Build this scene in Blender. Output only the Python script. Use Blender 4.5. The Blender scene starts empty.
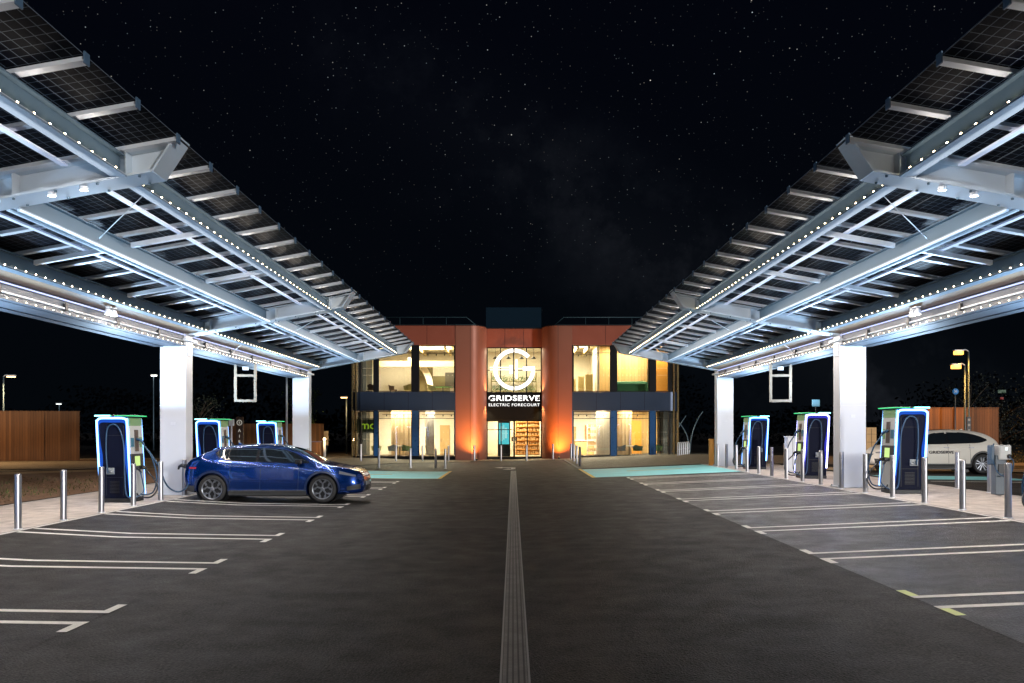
import bpy, bmesh, math, random
from mathutils import Vector, Matrix
R = math.radians
random.seed(7)
sc = bpy.context.scene
COL = sc.collection
F = 870.0; CX = 513.0; CY = 430.0; CZ = 1.95      # focal length in px, vanishing point, camera height

def P(px, py, d):
    return Vector(((px-CX)*d/F, d, CZ+(CY-py)*d/F))

# ------------------------------------------------------------------ ground profile
GP = [(-400,.1),(-30,.08),(-12,.14),(-8.8,.14),(-7.0,.045),(-4.3,.005),(0,0),(4.3,.15),(8.8,.34),(12,.36),(20,.26),(40,.2),(400,.2)]
def gz(x):
    for (a,za),(b,zb) in zip(GP,GP[1:]):
        if a <= x <= b: return za+(zb-za)*(x-a)/(b-a)
    return .1

# ------------------------------------------------------------------ materials
MATS = {}
def nt(name):
    m = bpy.data.materials.new(name); m.use_nodes = True
    n = m.node_tree.nodes; l = m.node_tree.links
    return m, n, l, n['Principled BSDF']
def mat(name, col, rough=.5, metal=0, var=.12, scale=6, bump=0, bscale=40, emit=None, es=0, coat=0, rvar=.1, spec=None):
    if name in MATS: return MATS[name]
    m, n, l, b = nt(name)
    tc = n.new('ShaderNodeTexCoord')
    ns = n.new('ShaderNodeTexNoise'); ns.inputs['Scale'].default_value = scale; ns.inputs['Detail'].default_value = 6
    l.new(tc.outputs['Object'], ns.inputs['Vector'])
    mp = n.new('ShaderNodeMapRange'); mp.inputs[3].default_value = 1-var; mp.inputs[4].default_value = 1+var
    l.new(ns.outputs['Fac'], mp.inputs[0])
    mx = n.new('ShaderNodeVectorMath'); mx.operation = 'SCALE'; mx.inputs[0].default_value = col[:3]
    l.new(mp.outputs[0], mx.inputs['Scale']); l.new(mx.outputs[0], b.inputs['Base Color'])
    mr = n.new('ShaderNodeMapRange'); mr.inputs[3].default_value = max(0,rough-rvar); mr.inputs[4].default_value = min(1,rough+rvar)
    l.new(ns.outputs['Fac'], mr.inputs[0]); l.new(mr.outputs[0], b.inputs['Roughness'])
    b.inputs['Metallic'].default_value = metal
    b.inputs['Coat Weight'].default_value = coat; b.inputs['Coat Roughness'].default_value = .04
    if spec is not None: b.inputs['Specular IOR Level'].default_value = spec
    if bump:
        n2 = n.new('ShaderNodeTexNoise'); n2.inputs['Scale'].default_value = bscale; n2.inputs['Detail'].default_value = 4
        l.new(tc.outputs['Object'], n2.inputs['Vector'])
        bp = n.new('ShaderNodeBump'); bp.inputs['Strength'].default_value = bump; bp.inputs['Distance'].default_value = .02
        l.new(n2.outputs['Fac'], bp.inputs['Height']); l.new(bp.outputs[0], b.inputs['Normal'])
    if emit:
        b.inputs['Emission Color'].default_value = (*emit,1); b.inputs['Emission Strength'].default_value = es
    MATS[name] = m; return m
def glass(name, tint=(1,1,1), rough=.02, fac=.12):
    m = bpy.data.materials.new(name); m.use_nodes = True
    n = m.node_tree.nodes; l = m.node_tree.links; n.clear()
    o = n.new('ShaderNodeOutputMaterial'); mx = n.new('ShaderNodeMixShader')
    t = n.new('ShaderNodeBsdfTransparent'); t.inputs[0].default_value = (*tint,1)
    g = n.new('ShaderNodeBsdfGlossy'); g.inputs['Roughness'].default_value = rough
    f = n.new('ShaderNodeLayerWeight'); f.inputs['Blend'].default_value = .35
    a = n.new('ShaderNodeMath'); a.operation = 'MULTIPLY_ADD'; a.inputs[1].default_value = .6; a.inputs[2].default_value = fac; a.use_clamp = True
    l.new(f.outputs['Fresnel'], a.inputs[0]); l.new(a.outputs[0], mx.inputs[0]); l.new(t.outputs[0], mx.inputs[1]); l.new(g.outputs[0], mx.inputs[2])
    l.new(mx.outputs[0], o.inputs[0]); return m

def asphalt_mat(name, base, rough, patch=.25, spec=.25):
    m, n, l, b = nt(name); b.inputs['Specular IOR Level'].default_value = spec
    tc = n.new('ShaderNodeTexCoord')
    def noise(s, d=4):
        q = n.new('ShaderNodeTexNoise'); q.inputs['Scale'].default_value = s; q.inputs['Detail'].default_value = d
        l.new(tc.outputs['Object'], q.inputs['Vector']); return q
    big = noise(.35, 5); mid = noise(2.2, 6); fine = noise(38, 3)
    vo = n.new('ShaderNodeTexVoronoi'); vo.inputs['Scale'].default_value = 55; l.new(tc.outputs['Object'], vo.inputs['Vector'])
    # lengthwise wheel wear
    mpn = n.new('ShaderNodeMapping'); mpn.inputs['Scale'].default_value = (1.6,.05,1); l.new(tc.outputs['Object'], mpn.inputs[0])
    wear = n.new('ShaderNodeTexNoise'); wear.inputs['Scale'].default_value = 1; wear.inputs['Detail'].default_value = 4; l.new(mpn.outputs[0], wear.inputs['Vector'])
    def rng(src, lo, hi, a=.3, c=.7):
        r = n.new('ShaderNodeMapRange'); r.inputs[1].default_value = a; r.inputs[2].default_value = c
        r.inputs[3].default_value = lo; r.inputs[4].default_value = hi; l.new(src, r.inputs[0]); return r.outputs[0]
    def mul(a, c):
        q = n.new('ShaderNodeMath'); q.operation = 'MULTIPLY'; l.new(a, q.inputs[0]); l.new(c, q.inputs[1]); return q.outputs[0]
    v = mul(rng(big.outputs[0], 1-patch, 1+patch), rng(mid.outputs[0], .85, 1.15))
    v = mul(v, rng(fine.outputs[0], .35, 1.8)); v = mul(v, rng(vo.outputs['Distance'], 1.7, .5, 0, .7)); v = mul(v, rng(wear.outputs[0], .78, 1.2)); oil = noise(1.3, 3); v = mul(v, rng(oil.outputs[0], 1.0, .62, .60, .70)); dust = noise(.9, 7); v = mul(v, rng(dust.outputs[0], .92, 1.25, .5, .75))
    s = n.new('ShaderNodeVectorMath'); s.operation = 'SCALE'; s.inputs[0].default_value = base; l.new(v, s.inputs['Scale'])
    l.new(s.outputs[0], b.inputs['Base Color'])
    l.new(rng(mid.outputs[0], rough-.08, rough+.12), b.inputs['Roughness'])
    bp = n.new('ShaderNodeBump'); bp.inputs['Strength'].default_value = .9; bp.inputs['Distance'].default_value = .012
    l.new(vo.outputs['Distance'], bp.inputs['Height'])
    bp2 = n.new('ShaderNodeBump'); bp2.inputs['Strength'].default_value = .5; bp2.inputs['Distance'].default_value = .01
    l.new(fine.outputs[0], bp2.inputs['Height']); l.new(bp.outputs[0], bp2.inputs['Normal']); l.new(bp2.outputs[0], b.inputs['Normal'])
    return m

def brick_mat(name, c1, c2, mort, w, h, msize=.01, rough=.75, off=.5, rot=0, bump=.3, axis=None):
    m, n, l, b = nt(name)
    tc = n.new('ShaderNodeTexCoord'); mp = n.new('ShaderNodeMapping'); mp.inputs['Rotation'].default_value = (0,0,rot)
    if axis == 'xz':
        mp.inputs['Rotation'].default_value = (R(-90),0,0)
    l.new(tc.outputs['Object'], mp.inputs[0])
    br = n.new('ShaderNodeTexBrick'); br.inputs['Scale'].default_value = 1; br.inputs['Brick Width'].default_value = w
    br.inputs['Row Height'].default_value = h; br.inputs['Mortar Size'].default_value = msize; br.offset = off
    br.inputs['Color1'].default_value = (*c1,1); br.inputs['Color2'].default_value = (*c2,1); br.inputs['Mortar'].default_value = (*mort,1)
    l.new(mp.outputs[0], br.inputs[0])
    ns = n.new('ShaderNodeTexNoise'); ns.inputs['Scale'].default_value = 3; ns.inputs['Detail'].default_value = 8; l.new(tc.outputs['Object'], ns.inputs[0])
    r = n.new('ShaderNodeMapRange'); r.inputs[1].default_value=.3; r.inputs[2].default_value=.7; r.inputs[3].default_value = .75; r.inputs[4].default_value = 1.2; l.new(ns.outputs[0], r.inputs[0])
    s = n.new('ShaderNodeVectorMath'); s.operation='SCALE'; l.new(br.outputs[0], s.inputs[0]); l.new(r.outputs[0], s.inputs['Scale'])
    l.new(s.outputs[0], b.inputs['Base Color']); b.inputs['Roughness'].default_value = rough
    bp = n.new('ShaderNodeBump'); bp.inputs['Strength'].default_value = bump; bp.inputs['Distance'].default_value=.01; bp.invert = True
    l.new(br.outputs['Fac'], bp.inputs['Height']); l.new(bp.outputs[0], b.inputs['Normal'])
    return m

def wood_fence_mat(name, c1, c2, board=.15):
    m, n, l, b = nt(name)
    tc = n.new('ShaderNodeTexCoord'); sp = n.new('ShaderNodeSeparateXYZ'); l.new(tc.outputs['Object'], sp.inputs[0])
    d = n.new('ShaderNodeMath'); d.operation='DIVIDE'; d.inputs[1].default_value = board; l.new(sp.outputs[0], d.inputs[0])
    fl = n.new('ShaderNodeMath'); fl.operation='FLOOR'; l.new(d.outputs[0], fl.inputs[0])
    fr = n.new('ShaderNodeMath'); fr.operation='FRACT'; l.new(d.outputs[0], fr.inputs[0])
    wn = n.new('ShaderNodeTexWhiteNoise'); wn.noise_dimensions='1D'; l.new(fl.outputs[0], wn.inputs['W'])
    mp = n.new('ShaderNodeMapping'); mp.inputs['Scale'].default_value=(14,14,1.2); l.new(tc.outputs['Object'], mp.inputs[0])
    ns = n.new('ShaderNodeTexNoise'); ns.inputs['Scale'].default_value = 1.5; ns.inputs['Detail'].default_value=6; l.new(mp.outputs[0], ns.inputs[0])
    ad = n.new('ShaderNodeMath'); ad.operation='MULTIPLY_ADD'; ad.inputs[1].default_value=.6; l.new(wn.outputs[0], ad.inputs[0]); 
    m2 = n.new('ShaderNodeMath'); m2.operation='MULTIPLY'; m2.inputs[1].default_value=.5; l.new(ns.outputs[0], m2.inputs[0]); l.new(m2.outputs[0], ad.inputs[2])
    cr = n.new('ShaderNodeMix'); cr.data_type='RGBA'; cr.inputs[6].default_value=(*c1,1); cr.inputs[7].default_value=(*c2,1); l.new(ad.outputs[0], cr.inputs[0])
    gp = n.new('ShaderNodeMath'); gp.operation='GREATER_THAN'; gp.inputs[1].default_value=.06; l.new(fr.outputs[0], gp.inputs[0])
    s = n.new('ShaderNodeVectorMath'); s.operation='SCALE'; l.new(cr.outputs[2], s.inputs[0])
    mg = n.new('ShaderNodeMapRange'); mg.inputs[3].default_value=.15; l.new(gp.outputs[0], mg.inputs[0]); l.new(mg.outputs[0], s.inputs['Scale'])
    l.new(s.outputs[0], b.inputs['Base Color']); b.inputs['Roughness'].default_value=.75
    bp = n.new('ShaderNodeBump'); bp.inputs['Strength'].default_value=.6; bp.inputs['Distance'].default_value=.02; l.new(gp.outputs[0], bp.inputs['Height']); l.new(bp.outputs[0], b.inputs['Normal'])
    return m

def panel_mat():
    # bifacial module seen from below: dark square cells, thin pale gaps, faint glossy glass
    m, n, l, b = nt('solar_module_glass')
    tc = n.new('ShaderNodeTexCoord'); sp = n.new('ShaderNodeSeparateXYZ'); l.new(tc.outputs['Object'], sp.inputs[0])
    def line(src, pitch, w):
        d = n.new('ShaderNodeMath'); d.operation='DIVIDE'; d.inputs[1].default_value=pitch; l.new(src, d.inputs[0])
        f = n.new('ShaderNodeMath'); f.operation='FRACT'; l.new(d.outputs[0], f.inputs[0])
        g = n.new('ShaderNodeMath'); g.operation='LESS_THAN'; g.inputs[1].default_value=w; l.new(f.outputs[0], g.inputs[0]); return g.outputs[0]
    a = line(sp.outputs[0], .112, .07); c = line(sp.outputs[1], .165, .055)
    mx = n.new('ShaderNodeMath'); mx.operation='MAXIMUM'; l.new(a, mx.inputs[0]); l.new(c, mx.inputs[1])
    ns = n.new('ShaderNodeTexNoise'); ns.inputs['Scale'].default_value=1.3; ns.inputs['Detail'].default_value=3; l.new(tc.outputs['Object'], ns.inputs[0])
    cl = n.new('ShaderNodeMix'); cl.data_type='RGBA'; cl.inputs[6].default_value=(.0008,.001,.003,1); cl.inputs[7].default_value=(.003,.004,.008,1); l.new(ns.outputs[0], cl.inputs[0])
    cm = n.new('ShaderNodeMix'); cm.data_type='RGBA'; l.new(mx.outputs[0], cm.inputs[0]); l.new(cl.outputs[2], cm.inputs[6]); cm.inputs[7].default_value=(.10,.12,.15,1)
    l.new(cm.outputs[2], b.inputs['Base Color']); b.inputs['Roughness'].default_value=.36; b.inputs['IOR'].default_value=1.05; b.inputs['Specular IOR Level'].default_value=.5
    return m

def emis(name, col, s):
    m = bpy.data.materials.new(name); m.use_nodes=True; n=m.node_tree.nodes; l=m.node_tree.links; n.clear()
    o=n.new('ShaderNodeOutputMaterial'); e=n.new('ShaderNodeEmission'); e.inputs[0].default_value=(*col,1); e.inputs[1].default_value=s
    l.new(e.outputs[0], o.inputs[0]); return m

STEEL  = mat('painted_steel', (.58,.66,.74), .42, .35, .10, 1.3, rvar=.08)
STEELD = mat('painted_steel_grey', (.095,.15,.20), .5, .3, .12, 1.5)
GALV   = mat('galvanised_steel', (.66,.70,.76), .42, .25, .14, 5)
WHITEP = mat('white_column_paint', (.60,.64,.70), .36, 0, .07, 1.1, rvar=.12)
SOFFIT = mat('timber_soffit', (.17,.12,.075), .6, 0, .25, 3)
BRUSH  = mat('brushed_stainless', (.42,.42,.44), .34, .85, .03, 2, rvar=.03)
BLACK  = mat('black_plastic', (.015,.017,.02), .45)
DARKM  = mat('charcoal_panel', (.004,.006,.018), .55, 0, spec=.08)
CHWHITE= mat('charger_white_panel', (.42,.44,.44), .4, 0, .03)
CHGREEN= mat('charger_green_panel', (.14,.24,.12), .4, emit=(.25,.7,.2), es=.06)
CHBLUE = mat('charger_blue_label', (.02,.12,.20), .4)
LEDB   = emis('blue_white_led', (.16,.40,1.0), 7)
LEDV   = emis('violet_white_led', (.40,.42,1.0), 9)
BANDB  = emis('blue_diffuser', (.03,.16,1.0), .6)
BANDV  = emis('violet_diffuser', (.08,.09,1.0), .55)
LEDG   = emis('green_led', (.10,1.0,.35), .95)
LEDC   = emis('cyan_led', (.3,.95,1.0), 4.5)
LEDW   = emis('warm_white_led', (1.0,.76,.46), 42)
LEDW2  = emis('warm_white_led_soft', (1.0,.80,.54), 20)
TUBE   = emis('led_tube', (.55,.62,1.0), 1.6)
SCREEN = emis('charger_screen_glow', (.62,.85,.30), 1.1)
CABLE  = mat('blue_cable_rubber', (.02,.06,.12), .4)
CABLEK = mat('black_cable_rubber', (.012,.014,.018), .45)
ASPH   = asphalt_mat('asphalt', (.037,.035,.033), .6, .35, .32)
ASPHB  = asphalt_mat('bay_asphalt', (.036,.034,.032), .54)
ASPHC  = asphalt_mat('damp_bay_asphalt', (.036,.035,.034), .36, .3, .5)
ROAD   = asphalt_mat('road_asphalt', (.05,.05,.05), .6)
PAVE   = brick_mat('pale_paving', (.56,.50,.45), (.62,.57,.52), (.30,.27,.25), .6, .4, .006, .7)
PAVEW  = brick_mat('buff_block_paving', (.34,.29,.22), (.42,.36,.28), (.16,.14,.11), .2, .1, .006, .75)
KERB   = mat('concrete_kerb', (.62,.60,.57), .7, 0, .2, 4, .2, 30)
LINEP  = mat('white_line_paint', (.86,.85,.80), .65, 0, .22, 14, .3, 60)
LINEY  = mat('yellow_line_paint', (.72,.50,.05), .55, 0, .2, 9)
LINEG  = mat('yellow_green_line_paint', (.84,.92,.42), .55, 0, .2, 9)
CYANP  = mat('turquoise_surfacing', (.30,.80,.84), .6, 0, .22, 1.2, .3, 60)
SOIL   = mat('bark_mulch', (.20,.115,.065), .9, 0, .6, 9, 1.0, 14)
GRASSM = mat('grass_blade', (.06,.10,.02), .8)
DRAIN  = brick_mat('drain_grate', (.38,.37,.36), (.46,.45,.43), (.06,.06,.06), .045, .03, .008, .5, off=0)
FENCEM = wood_fence_mat('timber_boards', (.09,.040,.017), (.24,.11,.042))
PANEL  = panel_mat()
RAILGLOW = mat('glowing_rail', (.5,.6,.7), .4, .2, emit=(.40,.68,1.0), es=.32)  # emission stands in for bright reflections on the twin rails
RAILDIM = mat('dim_glowing_rail', (.6,.65,.72), .4, .2, .5, 1.1, emit=(.50,.62,1.0), es=.28)  # emission imitates gleam and glints on plain module rails
FLANGE = mat('pale_flange_paint', (.24,.31,.40), .5, .1, .06, 2)  # paler than the beam, to stand for light from below
FRAMEM = mat('module_frame', (.30,.34,.38), .35, .8)

# ------------------------------------------------------------------ mesh builder
class MB:
    def __init__(s): s.v=[]; s.f=[]; s.sm=[]
    def add(s, vs, fs, smooth=False):
        o=len(s.v); s.v+= [tuple(v) for v in vs]; s.f+=[tuple(i+o for i in f) for f in fs]; s.sm+=[smooth]*len(fs); return s
    def hexa(s, p):   # p: 4 bottom (ccw) + 4 top
        return s.add(p, [(3,2,1,0),(4,5,6,7),(0,1,5,4),(1,2,6,5),(2,3,7,6),(3,0,4,7)])
    def box(s, x0,x1,y0,y1,z0,z1, ch=0):
        if x0>x1: x0,x1=x1,x0
        if y0>y1: y0,y1=y1,y0
        if z0>z1: z0,z1=z1,z0
        if not ch:
            return s.hexa([(x0,y0,z0),(x1,y0,z0),(x1,y1,z0),(x0,y1,z0),(x0,y0,z1),(x1,y0,z1),(x1,y1,z1),(x0,y1,z1)])
        bm=bmesh.new(); 
        r=bmesh.ops.create_cube(bm,size=1)
        for v in bm.verts: v.co=Vector(((x0+x1)/2+v.co.x*(x1-x0),(y0+y1)/2+v.co.y*(y1-y0),(z0+z1)/2+v.co.z*(z1-z0)))
        bmesh.ops.bevel(bm,geom=bm.edges[:],offset=ch,segments=2,affect='EDGES',profile=.5)
        bm.verts.index_update(); s.add([v.co for v in bm.verts],[[v.index for v in f.verts] for f in bm.faces]); bm.free(); return s
    def tube(s, pts, r, n=8, caps=True, smooth=True):
        pts=[Vector(p) for p in pts]; vs=[]; fs=[]
        rs = r if isinstance(r,(list,tuple)) else [r]*len(pts)
        up=None
        for i,p in enumerate(pts):
            t=(pts[min(i+1,len(pts)-1)]-pts[max(i-1,0)]).normalized()
            if up is None:
                up = Vector((0,0,1)) if abs(t.z)<.9 else Vector((1,0,0))
            a=t.cross(up).normalized(); b=a.cross(t).normalized(); up=b
            for k in range(n):
                q=2*math.pi*k/n; vs.append(p+(a*math.cos(q)+b*math.sin(q))*rs[i])
        for i in range(len(pts)-1):
            for k in range(n): fs.append((i*n+k,i*n+(k+1)%n,(i+1)*n+(k+1)%n,(i+1)*n+k))
        s.add(vs,fs,smooth)
        if caps:
            o=len(s.v)-len(vs); s.f.append(tuple(o+k for k in range(n-1,-1,-1))); s.f.append(tuple(o+(len(pts)-1)*n+k for k in range(n))); s.sm+=[False,False]
        return s
    def lathe(s, prof, n=20, c=(0,0,0), axis='z', smooth=True):
        vs=[]; fs=[]
        for r,z in prof:
            for k in range(n):
                q=2*math.pi*k/n; a,b=r*math.cos(q),r*math.sin(q)
                v={'z':(a,b,z),'y':(a,z,b),'x':(z,a,b)}[axis]; vs.append((c[0]+v[0],c[1]+v[1],c[2]+v[2]))
        for i in range(len(prof)-1):
            for k in range(n): fs.append((i*n+k,i*n+(k+1)%n,(i+1)*n+(k+1)%n,(i+1)*n+k))
        return s.add(vs,fs,smooth)
    def ico(s, c, r):
        c=Vector(c); vs=[c+Vector(d)*r for d in ((1,0,0),(-1,0,0),(0,1,0),(0,-1,0),(0,0,1),(0,0,-1))]
        return s.add(vs,[(0,2,4),(2,1,4),(1,3,4),(3,0,4),(2,0,5),(1,2,5),(3,1,5),(0,3,5)])
    def prism(s, poly, a, b, axis='z'):
        n=len(poly)
        def mk(p,h): return {'z':(p[0],p[1],h),'y':(p[0],h,p[1]),'x':(h,p[0],p[1])}[axis]
        vs=[mk(p,a) for p in poly]+[mk(p,b) for p in poly]
        return s.add(vs,[tuple(range(n-1,-1,-1)),tuple(range(n,2*n))]+[(i,(i+1)%n,n+(i+1)%n,n+i) for i in range(n)])
    def grid(s, rows, smooth=True):
        m=len(rows[0]); vs=[p for r in rows for p in r]
        return s.add(vs,[(i*m+j,i*m+j+1,(i+1)*m+j+1,(i+1)*m+j) for i in range(len(rows)-1) for j in range(m-1)],smooth)
    def mirx(s):
        s.v=[(-x,y,z) for x,y,z in s.v]; s.f=[tuple(reversed(f)) for f in s.f]; return s
    def build(s, name, m, parent=None, loc=None, fixn=False):
        me=bpy.data.meshes.new(name); me.from_pydata([tuple(v) for v in s.v],[],s.f); me.materials.append(m)
        for p,q in zip(me.polygons,s.sm): p.use_smooth=q
        if fixn:
            bm=bmesh.new(); bm.from_mesh(me); bmesh.ops.remove_doubles(bm,verts=bm.verts,dist=1e-5); bmesh.ops.recalc_face_normals(bm,faces=bm.faces); bm.to_mesh(me); bm.free()
        o=bpy.data.objects.new(name,me); COL.objects.link(o)
        if parent: o.parent=parent
        if loc: o.location=loc
        return o
def tag(o,label=None,cat=None,group=None,kind=None):
    if label: o['label']=label
    if cat: o['category']=cat
    if group: o['group']=group
    if kind: o['kind']=kind
    return o
def empty(name, loc=(0,0,0), rz=0, label=None, cat=None, group=None):
    o=bpy.data.objects.new(name,None); COL.objects.link(o); o.location=loc; o.rotation_euler=(0,0,rz); o.empty_display_size=.2
    return tag(o,label,cat,group)
def copy_tree(o, parent=None):
    c=o.copy(); COL.objects.link(c)
    if parent: c.parent=parent
    for ch in [x for x in KIDS.get(o.name, list(o.children))]: copy_tree(ch,c)
    return c
KIDS={}
def spline(pts, n=8):
    pts=[Vector(p) for p in pts]; q=[pts[0]*2-pts[1]]+pts+[pts[-1]*2-pts[-2]]; out=[]
    for i in range(1,len(q)-2):
        for k in range(n):
            t=k/n; a,b,c,d=q[i-1],q[i],q[i+1],q[i+2]
            out.append(.5*((2*b)+(c-a)*t+(2*a-5*b+4*c-d)*t*t+(3*b-a-3*c+d)*t**3))
    out.append(pts[-1]); return out
ORD=['nearest','second','third','fourth','fifth','sixth','seventh','eighth','ninth','tenth','eleventh','twelfth','thirteenth','fourteenth','fifteenth','sixteenth','seventeenth','eighteenth']

# ------------------------------------------------------------------ ground
def sheet(name, x0, x1, ya, yb, dz, m, ny=1):
    fa = ya if callable(ya) else (lambda x:ya); fb = yb if callable(yb) else (lambda x:yb)
    xs = sorted(set([x0,x1]+[g for g,_ in GP if x0<g<x1]))
    rows=[[(x, fa(x)+(fb(x)-fa(x))*j/ny, gz(x)+dz) for x in xs] for j in range(ny+1)]
    o=MB().grid(rows,False).build(name,m); return tag(o,kind='structure')
sheet('ground',-400,400,-60,500,-.012,ROAD,3)
sheet('forecourt_asphalt',-8.8,8.8,-20,55.6,0,ASPH)
sheet('bay_surface_left',-8.8,-4.30,-20,33.2,.004,ASPHB); sheet('bay_surface_right',4.30,8.8,-20,33.2,.004,ASPHC)
bpy.data.objects['bay_surface_left'].name='bay_asphalt'; bpy.data.objects['bay_surface_right'].name='bay_asphalt'
for s in (-1,1):
    a,b=sorted((s*8.92,s*12.0)); sheet('charging_pavement',a,b,-20,41,.014,PAVE)
    a,b=sorted((s*8.8,s*8.917)); sheet('kerb',a,b,-20,41,.010,KERB)
    a,b=sorted((s*12.003,s*12.12)); sheet('kerb',a,b,-20,41,.016,KERB)
    if False: sheet('asphalt_seam',*sorted((s*4.30,s*4.33)),-20,33.2,.002,mat('seam_bitumen',(.02,.02,.02),.35))
# bay markings, two lines with outward hooks at every bay division
for s in (-1,1):
    for k in range(-2,8):
        yc=9.1+3.3*k - (.03 if s>0 else 0)
        if yc<3: continue
        for e in (-1,1):
            y=yc+e*.27-(.10 if s<0 and k==0 else 0); m=LINEG if (s>0 and k==0) else LINEP
            sheet('bay_marking',*sorted((s*4.28,s*(8.78))),y-.062,y+.062,.008,LINEP)
            sheet('bay_marking',*sorted((s*4.28,s*4.385)),*sorted((y+e*.0625,y+e*.39)),.008,m)
sheet('drainage_channel',-.085,.115,-20,41.5,.004,DRAIN)
for x in (-.105,.118): sheet('drain_edging',x,x+.018,-20,41.5,.008,mat('drain_edge',(.42,.42,.41),.55))
# turquoise accessible bays and their yellow edges
sheet('turquoise_bay',-9.4,-3.0,34.6,40.6,.008,CYANP); sheet('turquoise_bay',3.2,9.6,33.6,40.4,.008,CYANP)
sheet('yellow_marking',-3.0,-2.86,34.6,40.9,.012,LINEY); sheet('yellow_marking',3.05,3.19,33.5,41,.012,LINEY)
sheet('yellow_marking',-9.4,-2.86,34.47,34.58,.012,mat('pale_yellow_paint',(.5,.45,.2),.6))
for s,x in ((-1,-6.4),(1,6.1)):
    sheet('yellow_marking',x-1.2,x+1.2,37.3,37.6,.012,mat('pale_yellow_paint',(.5,.45,.2),.6))
# paving around the building
sheet('building_pavement',-30,-2.6,lambda x: 52.2 if x>-6.2 else 52.2-(-6.2-x)*3.6 if x>-9 else 42.2,56.2,.02,PAVEW)
sheet('building_pavement',-30,-8.2,40.95,42.19,.021,PAVEW)
sheet('building_pavement',-2.597,2.597,54.0,58.2,.02,PAVEW)
sheet('building_pavement',3.2,30,41.05,56.2,.02,PAVEW); sheet('building_pavement',2.6,3.19,53.0,56.2,.02,PAVEW)
sheet('kerb',3.05,3.185,41.05,53,.03,KERB); sheet('kerb',-6.2,-2.6,52.0,52.19,.03,KERB); sheet('kerb',-2.6,3.04,53.8,53.98,.03,KERB)
# arrow before the doors
ar=MB(); y0=45
ar.prism([(-.95,44.9),(-.55,44.2),(-.55,44.7),(-.1,44.7),(-.1,43.3),(.12,43.3),(.12,45.1),(-.55,45.1),(-.55,45.6)],.006,.012); tag(ar.build('arrow_marking',LINEP),kind='structure')
ar=MB(); ar.prism([(-.5,42.9),(.05,42.9),(-.22,43.6)],.006,.012); tag(ar.build('arrow_marking',LINEP),kind='structure')
# left planting bed, path, road, right road
sheet('planting_bed',-40,-12.13,-20,lambda x: 44+(x+12)*1.0,.035,SOIL,4)
sheet('footpath',-60,-12.13,lambda x: 44.05+(x+12)*1.0, lambda x: 46.4+(x+12)*.92,.03,mat('warm_path',(.42,.30,.18),.8,0,.15,2))
sheet('kerb',-60,-12.13,lambda x: 46.42+(x+12)*.92, lambda x: 46.7+(x+12)*.92,.08,KERB)
sheet('road_edge_line',-60,-14,51.2,51.6,.02,mat('kerb_far',(.5,.42,.3),.8))
sheet('verge',-60,-14,51.65,54,.03,SOIL)
sheet('side_road',12.13,60,-20,60,.0,ROAD)
sheet('kerb',12.13,60,33.9,34.2,.06,mat('warm_kerb',(.6,.5,.3),.8)); sheet('footpath',12.13,60,34.25,37.2,.03,mat('warm_path',(.42,.30,.18),.8,0,.15,2))
sheet('road_marking',13,60,27.0,27.15,.01,LINEP); sheet('turquoise_bay',12.6,17,28.2,30.6,.01,CYANP)
# grass tufts in the bed (uncountable)
g=MB(); rr=random.Random(3)
for i in range(2600):
    if rr.random()<.6:
        x=-13-abs(rr.gauss(0,4)); y=22+rr.gauss(0,4)
    else: x=rr.uniform(-24,-12.3); y=rr.uniform(10,32)
    if y>43+(x+12): continue
    h=rr.uniform(.03,.11); a=rr.uniform(0,6.28); w=.012
    z=gz(x)+.03; dx,dy=math.cos(a)*w,math.sin(a)*w
    g.add([(x-dx,y-dy,z),(x+dx,y+dy,z),(x+rr.gauss(0,.03),y+rr.gauss(0,.03),z+h)],[(0,1,2)])
tag(g.build('grass',GRASSM),'sparse grass tufts growing on the mulch bed','grass',kind='stuff')
g=MB()
for i in range(6000):
    x=rr.uniform(-24,-12.2); y=rr.uniform(8,34)
    if y>43.5+(x+12): continue
    z=gz(x)+.04; a=rr.uniform(0,6.28); L=rr.uniform(.02,.06); w=rr.uniform(.01,.03); t=rr.uniform(0,.03)
    ca,sa=math.cos(a),math.sin(a)
    g.add([(x-ca*L+sa*w,y-sa*L-ca*w,z),(x+ca*L+sa*w,y+sa*L-ca*w,z+t),(x+ca*L-sa*w,y+sa*L+ca*w,z+t),(x-ca*L-sa*w,y-sa*L+ca*w,z+t*.4)],[(0,1,2,3)])
tag(g.build('mulch_chips',mat('bark_chip',(.30,.18,.10),.9,0,.5,20)),'loose brown bark chips over the bed beside the pavement','bark chips',kind='stuff')

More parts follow.
